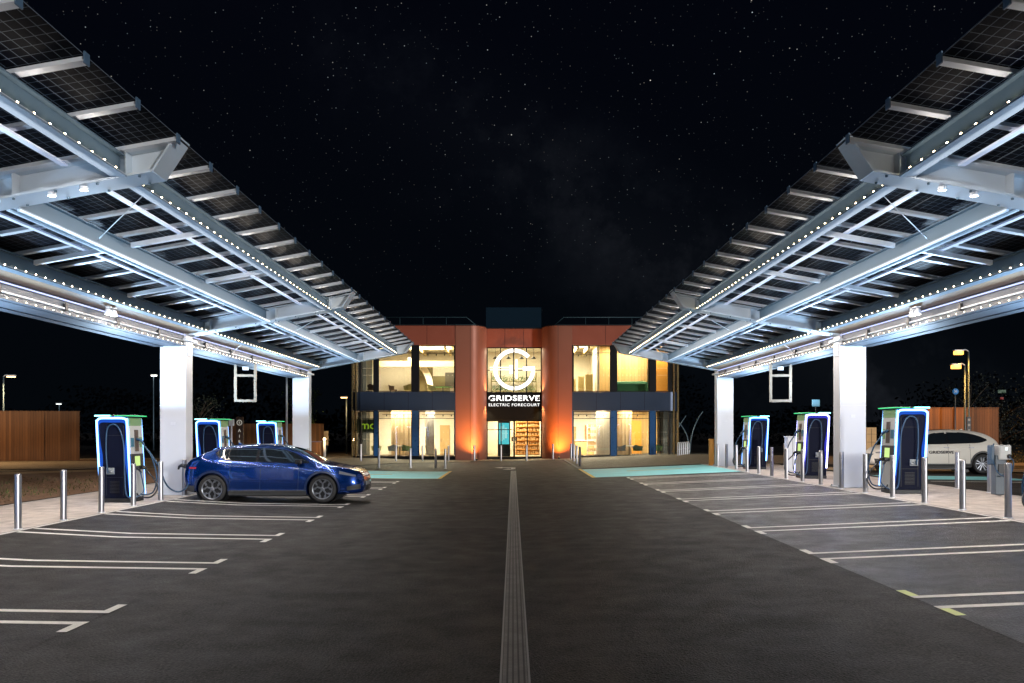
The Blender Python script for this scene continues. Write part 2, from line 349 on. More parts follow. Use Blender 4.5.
# ------------------------------------------------------------------ canopies
SL=.18
def zb(s): return 5.33-SL*(s-4.7)
YN,YF=2.8,38.45
XB=[11.35,23.95,38.0]; BW=.45
def canopy(sgn):
    side='left' if sgn<0 else 'right'
    root=empty('solar_canopy',(sgn*9.35,24.2,gz(sgn*9.35)),0,'grey steel solar canopy on square white columns over the %s charging bays'%side,'canopy')
    ox,oy,oz=root.location
    def put(mb,name,m,parent=None,base=None,fixn=True):
        # canopy space: (s, y, z) -> world, then local to its parent
        bx,by,bz=(base if base else (0,0,0))
        mb.v=[(sgn*x-ox-bx,y-oy-by,z-oz-bz) for x,y,z in mb.v]
        if sgn<0: mb.f=[tuple(reversed(f)) for f in mb.f]
        return mb.build(name,m,parent or root,(bx,by,bz) if base else None,fixn)
    # columns
    for yc in (11.4,23.95,38.35):
        m=MB(); g0=gz(sgn*9.3); m.box(9.0,9.72,yc,yc+.5,g0-.1,4.62,.012)
        m.box(8.93,9.79,yc-.06,yc+.56,g0+.03,g0+.055)
        c=put(m,'column',WHITEP)
        m=MB()
        for zz in (2.62,): m.box(8.995,9.725,yc-.005,yc+.505,zz,zz+.010)
        put(m,'joint',GALV,c)
        m=MB(); m.box(9.30,9.42,yc-.012,yc,g0+1.95,g0+2.03); put(m,'cover_plate',GALV,c)
        m=MB()
        for q in (8.97,9.75):
            for w_ in (yc-.03,yc+.53): m.lathe([(0,.085),(.018,.085),(.02,.055)],6,(q,w_,g0))
        put(m,'bolt_row',STEELD,c)
        m=MB(); m.box(8.9,9.82,yc-.09,yc+.59,4.40,4.46); m.box(8.98,9.0,yc+.1,yc+.4,4.0,4.44)
        put(m,'head_plate',STEEL,c)
    # cross beams: web, flanges, tapered tip
    for yb in XB:
        m=MB()
        y0,y1=yb,yb+BW; ym=(y0+y1)/2
        s0,s1=4.72,9.75; h=.36
        # bottom flange
        def slab(sa,sb,ya,yb_,oa,ob):
            m.hexa([(sa,ya,zb(sa)+oa),(sb,ya,zb(sb)+oa),(sb,yb_,zb(sb)+oa),(sa,yb_,zb(sa)+oa),
                    (sa,ya,zb(sa)+ob),(sb,ya,zb(sb)+ob),(sb,yb_,zb(sb)+ob),(sa,yb_,zb(sa)+ob)])
        slab(s0,s1,y0,y1,-.004,.026); slab(4.45,s1,y0+.02,y1-.02,h-.03,h)
        slab(s0,s1,ym-.012,ym+.012,.02,h-.02)
        # sloping end plate
        zt=zb(4.40)+.43; zl=zb(s0)
        m.hexa([(s0-.02,y0,zl),(s0+.01,y0,zl),(s0+.01,y1,zl),(s0-.02,y1,zl),(4.38,y0,zt),(4.41,y0,zt),(4.41,y1,zt),(4.38,y1,zt)])
        # infill web of the tip
        m.hexa([(s0+.02,ym-.018,zl+.03),(5.04,ym-.018,zb(5.04)+.03),(5.04,ym+.018,zb(5.04)+.03),(s0+.02,ym+.018,zl+.03),(4.43,ym-.018,zt-.06),(5.04,ym-.018,zb(5.04)+h-.03),(5.04,ym+.018,zb(5.04)+h-.03),(4.43,ym+.018,zt-.06)])
        # stiffeners
        for q in (5.06,5.22,6.55,6.95,8.35,8.62):
            slab(q,q+.015,y0+.03,y1-.03,.02,h-.03)
        cb=put(m,'cross_beam',STEEL)
        m=MB()
        for q in [4.9+.55*i for i in range(9)]:
            for yy in (y0+.06,y1-.06): m.lathe([(0,-.028),(.018,-.028),(.02,-.006),(.02,-.003)],8,(q,yy,zb(q)))
        put(m,'bolt_row',STEELD,cb)
    # long beams (I sections)
    segs=[(YN,XB[0]),(XB[0]+BW,XB[1]),(XB[1]+BW,XB[2])]
    for s,kind in ((5.14,'led'),(6.8,'twin'),(8.5,'led')):
        for ya,yb_ in segs:
            m=MB(); z=zb(s); fl=.10
            m.box(s-fl*.8,s+fl*.8,ya,yb_,z+.27,z+.29); m.box(s-.011,s+.011,ya,yb_,z+.02,z+.27)
            yy=ya+1.9
            bo=put(m,'beam',STEELD)
            put(MB().box(s-fl,s+fl,ya,yb_,z,z+.02),'flange',FLANGE if s<7 else STEELD,bo)
            if kind=='led':
                m=MB(); yy=ya+.1
                while yy<yb_-.05:
                    m.ico((s-.075,yy,z+.045),.018); yy+=.315
                put(m,'led_string',LEDW if s<6 else LEDW2,bo)
                m=MB(); m.box(s-.10,s-.055,ya+.02,yb_-.02,z+.021,z+.032); put(m,'led_channel',GALV,bo)
            else:
                m=MB(); m.box(s-.115,s-.075,ya,yb_,z-.035,z-.004); m.box(s+.02,s+.07,ya,yb_,z-.03,z-.004); put(m,'light_rail',RAILGLOW,bo)
    # purlins
    ys=[]; y=8.9
    while y-1.22>YN: y-=1.22
    while y<YF-.1: ys.append(y); y+=1.22
    for y in ys:
        if any(b-.08<y<b+BW+.08 for b in XB): y2=y
        m=MB(); sA,sB=4.37,8.66; o0,o1=.295,.385
        def bar(sA,sB,ya,yb_,o0,o1):
            m.hexa([(sA,ya,zb(sA)+o0),(sB,ya,zb(sB)+o0),(sB,yb_,zb(sB)+o0),(sA,yb_,zb(sA)+o0),(sA,ya,zb(sA)+o1),(sB,ya,zb(sB)+o1),(sB,yb_,zb(sB)+o1),(sA,yb_,zb(sA)+o1)])
        bar(sA,sB,y-.06,y+.06,o0+.022,o0+.034); bar(sA,sB,y-.015,y+.015,o0+.034,o1)
        p=put(m,'purlin',GALV)
        m=MB(); bar(sA-.015,sA,y-.055,y+.055,o0,o1+.03); put(m,'end_cap',mat('blue_end_cap',(.10,.17,.26),.4,.3),p)
    # modules
    for y,yn in zip([ys[0]-1.22]+ys, ys+[YF]):
        for sA,sB in ((4.38,6.24),(6.27,8.13),(8.16,9.98)):
            m=MB(); ya,yb_=y+.02,yn-.02
            if yb_-ya<.25: continue
            o0,o1=.392,.402
            cx,cy=(sA+sB)/2,(ya+yb_)/2
            m.hexa([(sA,ya,zb(sA)+o0),(sB,ya,zb(sB)+o0),(sB,yb_,zb(sB)+o0),(sA,yb_,zb(sA)+o0),(sA,ya,zb(sA)+o1),(sB,ya,zb(sB)+o1),(sB,yb_,zb(sB)+o1),(sA,yb_,zb(sA)+o1)])
            put(m,'solar_panel',PANEL,None,(sgn*sA-ox,ya-oy,zb(sA)-oz))
    # lengthwise rails under the modules
    for s in (5.84,7.5,7.98):
        for ya,yb_ in segs:
            m=MB(); z=zb(s); m.box(s-.045,s+.045,ya+.02,yb_-.02,z+.262,z+.290)
            if s!=7.98: put(m,'light_rail',RAILDIM)
    # timber soffit and box girder beside the columns
    for ya,yb_ in [(YN,XB[0]-.01),(XB[0]+BW+.01,XB[1]-.01),(XB[1]+BW+.01,XB[2]-.01)]:
        m=MB(); m.hexa([(8.61,ya,zb(8.61)+.05),(9.0,ya,zb(9)+.05),(9.0,yb_,zb(9)+.05),(8.61,yb_,zb(8.61)+.05),(8.61,ya,zb(8.61)+.07),(9.0,ya,zb(9)+.07),(9.0,yb_,zb(9)+.07),(8.61,yb_,zb(8.61)+.07)])
        put(m,'soffit_board',SOFFIT)
    for (ya,yb_) in ((YN,11.39),(11.91,23.94),(24.46,38.34)):
        m=MB(); m.box(9.06,9.14,ya,yb_,4.27,4.62); m.box(9.62,9.70,ya,yb_,4.24,4.52); m.box(9.14,9.62,ya,yb_,4.26,4.30)
        m.box(9.0,9.06,ya,yb_,4.27,4.295); m.box(9.7,9.86,ya,yb_,4.24,4.27)
        gd=put(m,'girder',mat('girder_paint',(.055,.07,.09),.5,.1))
        m=MB(); m.box(8.985,9.005,ya+.05,yb_-.05,4.545,4.57); put(m,'tube_light',TUBE,gd)
        m=MB(); yy=ya+.15
        while yy<yb_: m.ico((9.03,yy,4.31),.013); m.ico((9.84,yy,4.285),.012); yy+=.315
        put(m,'led_string',LEDW2,gd)
        m=MB(); yy=ya+1.0
        while yy<yb_-.3: m.box(9.0,9.058,yy,yy+.10,4.36,4.50); m.tube([(9.02,yy+.05,4.50),(9.02,yy+.05,4.56)],.012,6); yy+=2.3
        put(m,'clamp',BLACK,gd)
        m=MB(); m.tube([(9.035,ya,4.40),(9.035,yb_,4.40)],.02,6); put(m,'conduit',GALV,gd)
    # mid-bay struts and tie rods
    for yy in (15.2,18.9,28.6,33.2,8.0):
        for sa,sb_ in ((5.26,6.68),(6.92,8.38)):
            m=MB(); m.box(0,0,0,0,0,0); m=MB()
            m.hexa([(sa,yy,zb(sa)+.17),(sb_,yy,zb(sb_)+.17),(sb_,yy+.09,zb(sb_)+.17),(sa,yy+.09,zb(sa)+.17),(sa,yy,zb(sa)+.25),(sb_,yy,zb(sb_)+.25),(sb_,yy+.09,zb(sb_)+.25),(sa,yy+.09,zb(sa)+.25)])
            put(m,'strut',GALV)
    for yy in (12.6,25.4):
        m=MB(); m.tube([(5.25,yy,zb(5.25)+.22),(6.68,yy+1.4,zb(6.68)+.04)],.008,6); put(m,'tie_rod',GALV)
    # drain hose at the far bay
    m=MB(); m.tube(spline([(8.6,27.6,zb(8.6)+.03),(8.75,27.7,zb(8.7)-.02),(9.0,27.9,4.44),(9.03,28.1,4.36)]),.015,6); put(m,'hose',GALV)
    return root
canopy(-1); canopy(1)

# twin floodlights under the girder, hanging sign frames, end hooks
def floods(sgn):
    side='left' if sgn<0 else 'right'; x=sgn*8.78; y=19.0
    r=empty('floodlight',(x,y,zb(8.78)+.04),0,'twin headed white floodlight hanging under the %s canopy beside its column'%side,'floodlight')
    MB().box(-.05,.05,-.16,.16,-.03,0).build('mount',GALV,r)
    for k in (-1,1):
        m=MB(); m.lathe([(0,.0),(.055,.0),(.075,-.12),(.07,-.13),(0,-.128)],14,(0,k*.13,-.05)); h=m.build('lamp_head',GALV,r)
        m=MB(); m.lathe([(0,-.131),(.065,-.131)],14,(0,k*.13,-.05)); m.build('lens',emis('flood_lens',(1,.93,.8),14),h)
for s in (-1,1): floods(s)
FR=mat('frame_cream_paint',(.22,.19,.15),.5)
def hang(sgn):
    side='left' if sgn<0 else 'right'; d=30.5
    r=empty('hanging_sign_frame',(sgn*9.38,d,3.95),R(-9*sgn) ,'empty cream metal sign frame hanging below the %s canopy girder'%side,'sign frame')
    w=.38; zt=.32; zbm=-1.02; t=.09
    m=MB(); m.box(-w,-w+t,-.04,.04,zbm,zt,.006); m.box(w-t,w,-.04,.04,zbm,zt,.006); m.box(-w+t,w-t,-.04,.04,zbm,zbm+t); m.box(-w+t,w-t,-.04,.04,-.13,-.05); m.build('frame',FR,r)
    m=MB()
    for z in (-.3,-.85): m.lathe([(0,-.05),(.018,-.05),(.018,-.04)],8,(w-t/2,0,z),'y')
    m.build('bolt',BLACK,r)
    MB().box(-.1,.1,-.03,.03,.1,.22).build('junction_box',GALV,r)
for s in (-1,1): hang(s)

# ------------------------------------------------------------------ bollards
def mk_bollard():
    r=empty('bollard'); m=MB(); m.lathe([(0,1.0),(.045,1.0),(.057,.992),(.06,.98),(.06,0)],20); m.build('post',BRUSH,r)
    m=MB(); m.lathe([(.06,.012),(.078,.012),(.08,.0)],20); m.build('base_collar',GALV,r)
    return r
PB=mk_bollard(); first=[True]
def bollard(x,y,label,group,z=.014):
    global PB
    if first[0]: o=PB; first[0]=False
    else: o=copy_tree(PB)
    o.location=(x,y,gz(x)+z); tag(o,label,'bollard',group); return o
for s,side in ((-1,'left'),(1,'right')):
    for i in range(15):
        y=15.78+1.6*i
        if s<0 and i>=6 and i<9: continue   # hidden behind the blue car
        bollard(s*8.98,y,'steel bollard in the row along the %s charging bays, %s from the camera'%(side,ORD[i]),'steel bollards edging the %s charging bays'%side)
for i,(x,y) in enumerate(((11.95,23.4),(12.0,21.9),(12.0,38.4),(11.8,35.3))):
    bollard(x,y,['steel bollard behind the nearest right charger, in front of the white car','steel bollard left of the grey pedestal charger at the back of the right pavement','steel bollard beside the grey cabinet behind the right column','steel bollard at the back of the right pavement beyond the second charger'][i],'steel bollards at the back of the right pavement')
bl=[(361,461.5),(379,468),(396,461.5),(410.5,468),(422.5,461.5),(435.7,468),(445.3,468.6),(448.5,461.5),(474.4,461.2),(501,461.2),(526.6,461),(553,459.6),(571,459.8),(573.8,461.6),(576.8,464),(580,466.6)]
nm=['left of the dark glazed corner','in front of the lower left window','before the left curtain','before the left curtain at the bay edge','before the left blue column','left of the yellow bay corner','at the yellow corner of the left turquoise bay','before the bright lower left window','before the left curved pillar','left of the entrance screen','right of the entrance doors','before the right curved pillar','farthest of the four at the right kerb','second farthest at the right kerb corner','second nearest at the right kerb corner','nearest at the right yellow kerb corner']
for (px,py),t in zip(bl,nm):
    d=40
    for _ in range(12): d=(CZ-gz((px-CX)*d/F))*F/(py-CY)
    bollard((px-CX)*d/F,d,'steel bollard in front of the building, '+t,'steel bollards in front of the building',.0)

# ------------------------------------------------------------------ chargers
def slopebox(m, s, y0,y1,z0,z1,th, H=2.12, off=0.0, lean=.10, rec=0):
    # box lying on the leaning front face
    f=lambda z: lean*z/H
    a=[(f(z0)-th,y0,z0),(f(z0)+.01,y0,z0),(f(z0)+.01,y1,z0),(f(z0)-th,y1,z0),(f(z1)-th,y0,z1),(f(z1)+.01,y0,z1),(f(z1)+.01,y1,z1),(f(z1)-th,y1,z1)]
    m.hexa(a)
def mk_charger(sgn, led):
    # local: x = sgn * outward from the road, y depth, z up; near road-side bottom corner at the origin
    H=2.12; W0,W1=.77,.86; D=.80
    r=empty('ev_charger')
    def B(m,name,mt,par=None,fixn=True):
        if sgn<0: m.v=[(-x,y,z) for x,y,z in m.v]
        return m.build(name,mt,par or r,None,fixn)
    m=MB(); m.hexa([(.02,.02,.10),(W0,.02,.10),(W0,D-.02,.10),(.02,D-.02,.10),(.12,.02,H),(W1,.02,H),(W1,D-.02,H),(.12,D-.02,H)]); body=B(m,'body',DARKM)
    m=MB(); m.box(.03,W0+.01,.0,D,0,.10,.01); B(m,'plinth',BLACK)
    # door seams & vent grille on the camera side
    m=MB()
    for x in (.20,.62): m.box(x,x+.008,.012,.022,.18,H-.22)
    m.box(.2,.628,.012,.022,.62,.628); m.box(.2,.628,.012,.022,1.66,1.668)
    for i in range(9): m.box(.30,.54,.010,.022,.24+i*.035,.252+i*.035)
    B(m,'door_seam',BLACK,body)
    for ys in ((.0),(D)):
        yy=ys+(-.012 if ys==0 else .012)
        pts=[(.01,yy,.16),(.105,yy,H-.20),(.125,yy,H-.09),(.20,yy,H-.035),(.5,yy,H-.03),(.76,yy,H-.035),(.835,yy,H-.09),(.85,yy,H-.20),(.79,yy,.75),(W0-.005,yy,.35)]
        B(MB().tube(spline(pts,5),.025,8),'light_frame',led)
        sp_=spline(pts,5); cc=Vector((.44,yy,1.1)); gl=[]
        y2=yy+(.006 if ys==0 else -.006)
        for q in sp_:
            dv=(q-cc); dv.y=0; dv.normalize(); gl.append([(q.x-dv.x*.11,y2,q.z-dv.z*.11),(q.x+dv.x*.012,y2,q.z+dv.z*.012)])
        B(MB().grid(gl),'diffuser_band',BANDV if led is LEDV else BANDB)  # emissive ribbon imitating the glow halo around the light frame
    # top plate with glowing edge
    m=MB(); m.box(.03,W1+.02,-.05,D+.05,H+.012,H+.05,.01); tp=B(m,'top_plate',mat('top_plate_dark',(.06,.08,.08),.5))
    m=MB(); m.box(-.02,.03,-.05,D+.05,H+.015,H+.038); m.box(.03,.50,-.075,-.05,H+.015,H+.038); B(m,'green_edge_light',LEDG,tp)
    m=MB(); m.box(.50,W1+.02,-.075,-.05,H+.01,H+.045); B(m,'cyan_edge_light',LEDC,tp)
    # front
    m=MB(); slopebox(m,sgn,.03,D-.03,.12,.80,.02); fp=B(m,'front_panel',CHWHITE)
    m=MB(); slopebox(m,sgn,.03,D-.03,1.20,1.90,.02); B(m,'front_panel',CHWHITE)
    m=MB(); slopebox(m,sgn,.03,D-.03,.802,1.198,.026); B(m,'screen_panel',BLACK)
    m=MB(); slopebox(m,sgn,.03,D-.03,1.902,2.10,.024); B(m,'green_cap',CHGREEN)
    m=MB(); slopebox(m,sgn,.26,.54,.90,1.14,.034); B(m,'screen',SCREEN)
    m=MB(); slopebox(m,sgn,.30,.52,1.26,1.80,.028); B(m,'holster',mat('holster_bronze',(.05,.035,.03),.4))
    m=MB(); slopebox(m,sgn,.08,.26,1.38,1.60,.027); B(m,'label_plate',CHBLUE)
    m=MB(); slopebox(m,sgn,.58,.74,1.36,1.62,.027); B(m,'label_plate',CHGREEN)
    # connectors in holsters
    for (yy,z) in ((.40,1.55),(.22,.86),(.60,.86)):
        m=MB(); m.tube([(.06,yy,z+.02),(-.06,yy,z-.01),(-.11,yy,z-.06)],[.035,.04,.032],10); m.tube([(-.11,yy,z-.06),(-.15,yy,z-.14)],[.03,.022],8)
        B(m,'connector',CABLE if z>1 else CABLEK)
    # cables
    B(MB().tube(spline([(-.14,.20,.74),(-.22,.14,.5),(-.26,.1,.28),(-.12,.0,.13),(.02,-.05,.12),(.12,-.05,.28),(.15,-.05,.9),(.18,-.05,1.5),(.30,-.055,1.86),(.45,-.055,1.93),(.58,-.05,1.78),(.60,-.045,1.2),(.56,-.04,.72)]),.017,8),'cable',CABLE)
    B(MB().tube(spline([(-.14,.60,.74),(-.34,.55,.55),(-.46,.45,.32),(-.34,.35,.12),(-.1,.3,.12),(.0,.28,.22)]),.02,8),'cable',CABLEK)
    B(MB().tube(spline([(-.15,.40,1.40),(-.30,.5,1.1),(-.38,.6,.6),(-.28,.62,.22),(-.05,.55,.16),(.0,.5,.2)]),.02,8),'cable',CABLE)
    # socket on the camera side
    m=MB(); m.box(.42,.62,-.012,.02,.70,.86,.005); m.tube([(.52,-.01,.79),(.48,-.07,.75),(.40,-.09,.76)],[.03,.028,.02],8); B(m,'side_socket',mat('socket_grey',(.25,.28,.30),.35))
    # small round emblem on the top rim
    m=MB(); m.lathe([(0,-.09),(.03,-.09),(.03,-.07)],12,(.42,0,H+.03),'y'); B(m,'emblem',BLACK,tp)
    return r
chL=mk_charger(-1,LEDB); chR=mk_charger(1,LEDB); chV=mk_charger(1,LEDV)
def area(name,loc,rot,sx,sy,power,col,spread=180,shape='RECTANGLE'):
    d=bpy.data.lights.new(name,'AREA'); d.shape=shape; d.size=sx; d.size_y=sy; d.energy=power; d.color=col; d.spread=R(spread)
    o=bpy.data.objects.new(name,d); COL.objects.link(o); o.location=loc; o.rotation_euler=rot; return o
def point(name,loc,power,col,r=.05):
    d=bpy.data.lights.new(name,'POINT'); d.energy=power; d.color=col; d.shadow_soft_size=r
    o=bpy.data.objects.new(name,d); COL.objects.link(o); o.location=loc; return o
def spot(name,loc,tgt,power,col,ang=60,blend=.6,r=.05):
    d=bpy.data.lights.new(name,'SPOT'); d.energy=power; d.color=col; d.spot_size=R(ang); d.spot_blend=blend; d.shadow_soft_size=r
    o=bpy.data.objects.new(name,d); COL.objects.link(o); o.location=loc
    o.rotation_euler=(Vector(tgt)-Vector(loc)).to_track_quat('-Z','Y').to_euler(); return o
CHY=[21.5,28.25,35.0]; EX=[13.9,7.4]
for i,y in enumerate(CHY):
    o=chL if i==0 else copy_tree(chL); o.location=(-9.43,y,gz(-9.4)+.014)
    tag(o,['dark charger with blue light frame on the left, cabled to the blue car','dark blue lit charger standing just beyond the near left column','farthest blue lit charger on the left, above the blue car roof'][i],'ev charger','light framed chargers')
for i,y in enumerate(EX):  # added out of view as sources for the canopy light
    o=copy_tree(chL); o.location=(-9.43,y,gz(-9.4)+.014); tag(o,['dark charger just outside the left edge, beside the nearest bollard','dark charger nearest the camera on the left pavement, out of view'][i],'ev charger','light framed chargers')
o=copy_tree(chR); o.location=(9.46,8.1,gz(9.6)+.014); tag(o,'dark charger nearest the camera on the right pavement, out of view','ev charger','light framed chargers')  # also added out of view for the canopy light
for i,y in enumerate([14.75]+CHY):
    o={0:chR,1:None,2:chV,3:None}[i]
    if o is None: o=copy_tree(chR)
    o.location=(9.46,y+.15,gz(9.6)+.014)
    tag(o,['charger at the right edge with its black cable loop bulging into view','blue lit charger right of the near right column, before the white car','violet lit charger just left of the near right column','farthest blue lit charger on the right, beside the far column'][i],'ev charger','light framed chargers')

# charging cable to the blue car
cb=MB().tube(spline([(-9.25,22.1,1.42),(-9.05,22.25,1.0),(-8.95,22.5,.52),(-8.75,22.7,.34),(-8.55,22.8,.45),(-8.50,22.95,.78),(-8.42,23.1,1.0),(-8.37,23.15,1.05)]),.02,8).build('charging_cable',CABLE)
tag(cb,'blue cable sagging from the nearest left charger to the blue car tail','cable')

# ------------------------------------------------------------------ cars
def interp(tab,x):
    if x<=tab[0][0]: return tab[0][1]
    for i in range(len(tab)-1):
        a,b=tab[i],tab[i+1]
        if a[0]<=x<=b[0]:
            # monotone-ish smooth interpolation
            t=(x-a[0])/(b[0]-a[0])
            m0=((b[1]-tab[i-1][1])/(b[0]-tab[i-1][0])) if i>0 else (b[1]-a[1])/(b[0]-a[0])
            m1=((tab[i+2][1]-a[1])/(tab[i+2][0]-a[0])) if i+2<len(tab) else (b[1]-a[1])/(b[0]-a[0])
            h=b[0]-a[0]; t2=t*t; t3=t2*t
            return (2*t3-3*t2+1)*a[1]+(t3-2*t2+t)*h*m0+(-2*t3+3*t2)*b[1]+(t3-t2)*h*m1
    return tab[-1][1]
class CarShape:
    def __init__(s, top, belt, bot, half, L):
        s.top=top; s.belt=belt; s.bot=bot; s.half=half; s.L=L; s.cache={}
    def ring(s,u):
        k=round(u,4)
        if k in s.cache: return s.cache[k]
        top=interp(s.top,u); bot=interp(s.bot,u); w=interp(s.half,u)
        belt=min(interp(s.belt,u), bot+(top-bot)*.86); belt=max(belt,bot+.05)
        g=top-belt; tum=min(.30,.62*g)
        hb=belt-bot
        pts=[(0,bot),(.55*w,bot),(.86*w,bot+.01),(.945*w,bot+.05*min(1,hb/.6)),(.975*w,bot+.14*hb),(.985*w,bot+.28*hb),(1.0*w,bot+.45*hb),(.998*w,bot+.58*hb),(.985*w,bot+.72*hb),(.975*w,bot+.80*hb),(.965*w,bot+.90*hb),(.935*w,belt)]
        e=.935*w
        for t,dw in ((.22,.20),(.45,.45),(.66,.70),(.82,.93)): pts.append((e-tum*dw, belt+g*t))
        e2=e-tum*1.12
        pts+= [(e2-.05,belt+g*.92),(e2*.80,belt+g*.965),(e2*.5,belt+g*.99),(e2*.25,top-.002*g),(0,top)]
        s.cache[k]=pts; return pts
    def W(s,u,z):
        r=s.ring(u)[3:17]
        for (a,za),(b,zb_) in zip(r,r[1:]):
            if za<=z<=zb_: return a+(b-a)*(z-za)/(zb_-za+1e-9)
        return r[0][0] if z<r[0][1] else r[-1][0]
    def Z(s,u,y):
        r=s.ring(u)[11:]; y=abs(y)
        for (a,za),(b,zb_) in zip(r,r[1:]):
            if b<=y<=a: return za+(zb_-za)*(a-y)/(a-b+1e-9)
        return r[0][1]
def make_car(S, wheels, R_t, paint, spec, label, loc, rz, rimstyle):
    root=empty('parked_car',loc,rz,label,'car'); L=S.L
    GL=mat('car_window_glass',(.010,.014,.018),.06,0,.05,1,coat=1.0,rvar=.02); TRIM=mat('gloss_black_trim',(.012,.012,.014),.22); CLAD=mat('grey_cladding',(.03,.032,.035),.55)
    N=96; us=[L*(.5-.5*math.cos(math.pi*i/N))*.6+L*i/N*.4 for i in range(N+1)]
    rows=[]
    for u in us:
        r=S.ring(min(max(u,.0),L)); rows.append([(u,-y,z) for y,z in r]+[(u,y,z) for y,z in reversed(r[1:-1])])
    m=MB(); n=len(rows[0]); vs=[p for r in rows for p in r]
    fs=[(i*n+j,i*n+(j+1)%n,(i+1)*n+(j+1)%n,(i+1)*n+j) for i in range(N) for j in range(n)]
    m.add(vs,fs,True); m.f.append(tuple(range(n))); m.f.append(tuple(N*n+j for j in range(n-1,-1,-1))); m.sm+=[True,True]
    body=m.build('body',paint,root,fixn=True)
    # cut wheel arches
    cut=MB()
    for wu in wheels:
        for sd in (-1,1):
            prof=[(0,sd*.52),(R_t+.045,sd*.52),(R_t+.045,sd*1.3),(0,sd*1.3)]; cut.lathe(prof,48,(wu,0,R_t+.01),'y',False)
    co=cut.build('cutter',CLAD,root,fixn=True)
    md=body.modifiers.new('b','BOOLEAN'); md.object=co; md.operation='DIFFERENCE'; md.solver='EXACT'
    dg=bpy.context.evaluated_depsgraph_get(); dg.update(); me=bpy.data.meshes.new_from_object(body.evaluated_get(dg))
    body.modifiers.clear(); body.data=me; bpy.data.objects.remove(co)
    def patch(name, ulo, uhi, zlo, zhi, mt, nu=28, nv=6, off=.004, par=body, th=True, sides=(-1,1)):
        for sd in sides:
            rows=[]
            for i in range(nu+1):
                u=ulo+(uhi-ulo)*i/nu; a=zlo(u) if callable(zlo) else zlo; b=zhi(u) if callable(zhi) else zhi
                rows.append([(u, sd*(S.W(u,a+(b-a)*j/nv)+off), a+(b-a)*j/nv) for j in range(nv+1)])
            mm=MB().grid(rows); 
            if sd<0: pass
            else: mm.f=[tuple(reversed(f)) for f in mm.f]
            mm.build(name,mt,par)
    def lin(a,b): return lambda u: a[1]+(b[1]-a[1])*(u-a[0])/(b[0]-a[0])
    sp=spec
    # glasshouse surround and panes
    def zt(u): return interp(sp['dlo_top'],u)
    def zbm(u): return interp(sp['dlo_bot'],u)
    u0,u1=sp['dlo']
    patch('window_surround',u0-.03,u1+.04,lambda u:zbm(u)-.022,lambda u:max(zbm(u)-.021,zt(u)+.018),TRIM,50,6,.003)
    for a,b in sp['panes']:
        patch('window',a,b,zbm,lambda u:max(zbm(u)+.001,zt(u)),GL,30,6,.009)
    # windscreen / rear window
    def topglass(name,f,hw,mt,off=.006,nu=14,nv=14):
        (ua,ub)=f; rows=[]
        for i in range(nu+1):
            u=ua+(ub-ua)*i/nu; w=hw[0]+(hw[1]-hw[0])*i/nu
            rows.append([(u, w*(-1+2*j/nv), S.Z(u,w*(-1+2*j/nv))+off) for j in range(nv+1)])
        MB().grid(rows).build(name,mt,body)
    topglass('windscreen',sp['ws'],sp['wsw'],mat('windscreen_glass',(.02,.05,.05),.05,0,.05,1,coat=1.0,rvar=.02)); topglass('rear_window',sp['rw'],sp['rww'],GL)
    topglass('roof_panel',sp['roof'],sp['roofw'],TRIM,.005)
    # doors seams
    for u in sp['seams']:
        for sd in (-1,1):
            rows=[[(u+du+.03*math.sin((z-.3)*2.2),sd*(S.W(u,z)+.002),z) for du in (-.005,.005)] for z in [sp['seam_z'][0]+(sp['seam_z'][1]-sp['seam_z'][0])*k/14 for k in range(15)]]
            MB().grid(rows).build('door_seam',BLACK,body)
    # sill cladding, arches
    patch('sill_cladding',wheels[0]+R_t+.05,wheels[1]-R_t-.05,lambda u:interp(S.bot,u)+.02,lambda u:interp(S.bot,u)+sp['sill'],CLAD,30,4,.006)
    patch('sill_trim',wheels[0]+R_t+.08,wheels[1]-R_t-.06,lambda u:interp(S.bot,u)+sp['sill']+.005,lambda u:interp(S.bot,u)+sp['sill']+.02,mat('chrome_trim',(.5,.55,.6),.2,.9),30,2,.009)
    for wu in wheels:
        for sd in (-1,1):
            rows=[]
            for k in range(33):
                a=R(-8)+R(196)*k/32; row=[]
                for rr_ in (R_t+.042,R_t+.060,R_t+sp['arch']):
                    uu=min(max(wu+rr_*math.cos(a),.02),L-.02); zz=max(R_t+.01+rr_*math.sin(a),interp(S.bot,uu)+.01); row.append((uu,sd*(S.W(uu,zz)+.008),zz))
                rows.append(row)
            MB().grid(rows).build('arch_trim',sp['arch_m'],body)
            m=MB(); prof=[(R_t+.047,sd*.50),(R_t+.047,sd*(S.W(wu,.75)-.03))]; m.lathe(prof,40,(wu,0,R_t+.01),'y'); m.lathe([(0,sd*.505),(R_t+.046,sd*.505)],40,(wu,0,R_t+.01),'y'); m.build('wheel_well',BLACK,body)
    # underbody
    MB().box(wheels[0]+.2,wheels[1]-.2,-.6,.6,.16,.26).build('underbody',BLACK,root)
    # bumpers and lights
    for nme,a,b,z0,z1,mt in sp['patches']: patch(nme,a,b,z0,z1,mt,20,4,.008)
    for f in sp['extras']: f(S,body,root)
    # wheels
    SIL=mat('alloy_silver',(.26,.28,.32),.3,.8); TY=mat('tyre_rubber',(.018,.018,.019),.75)
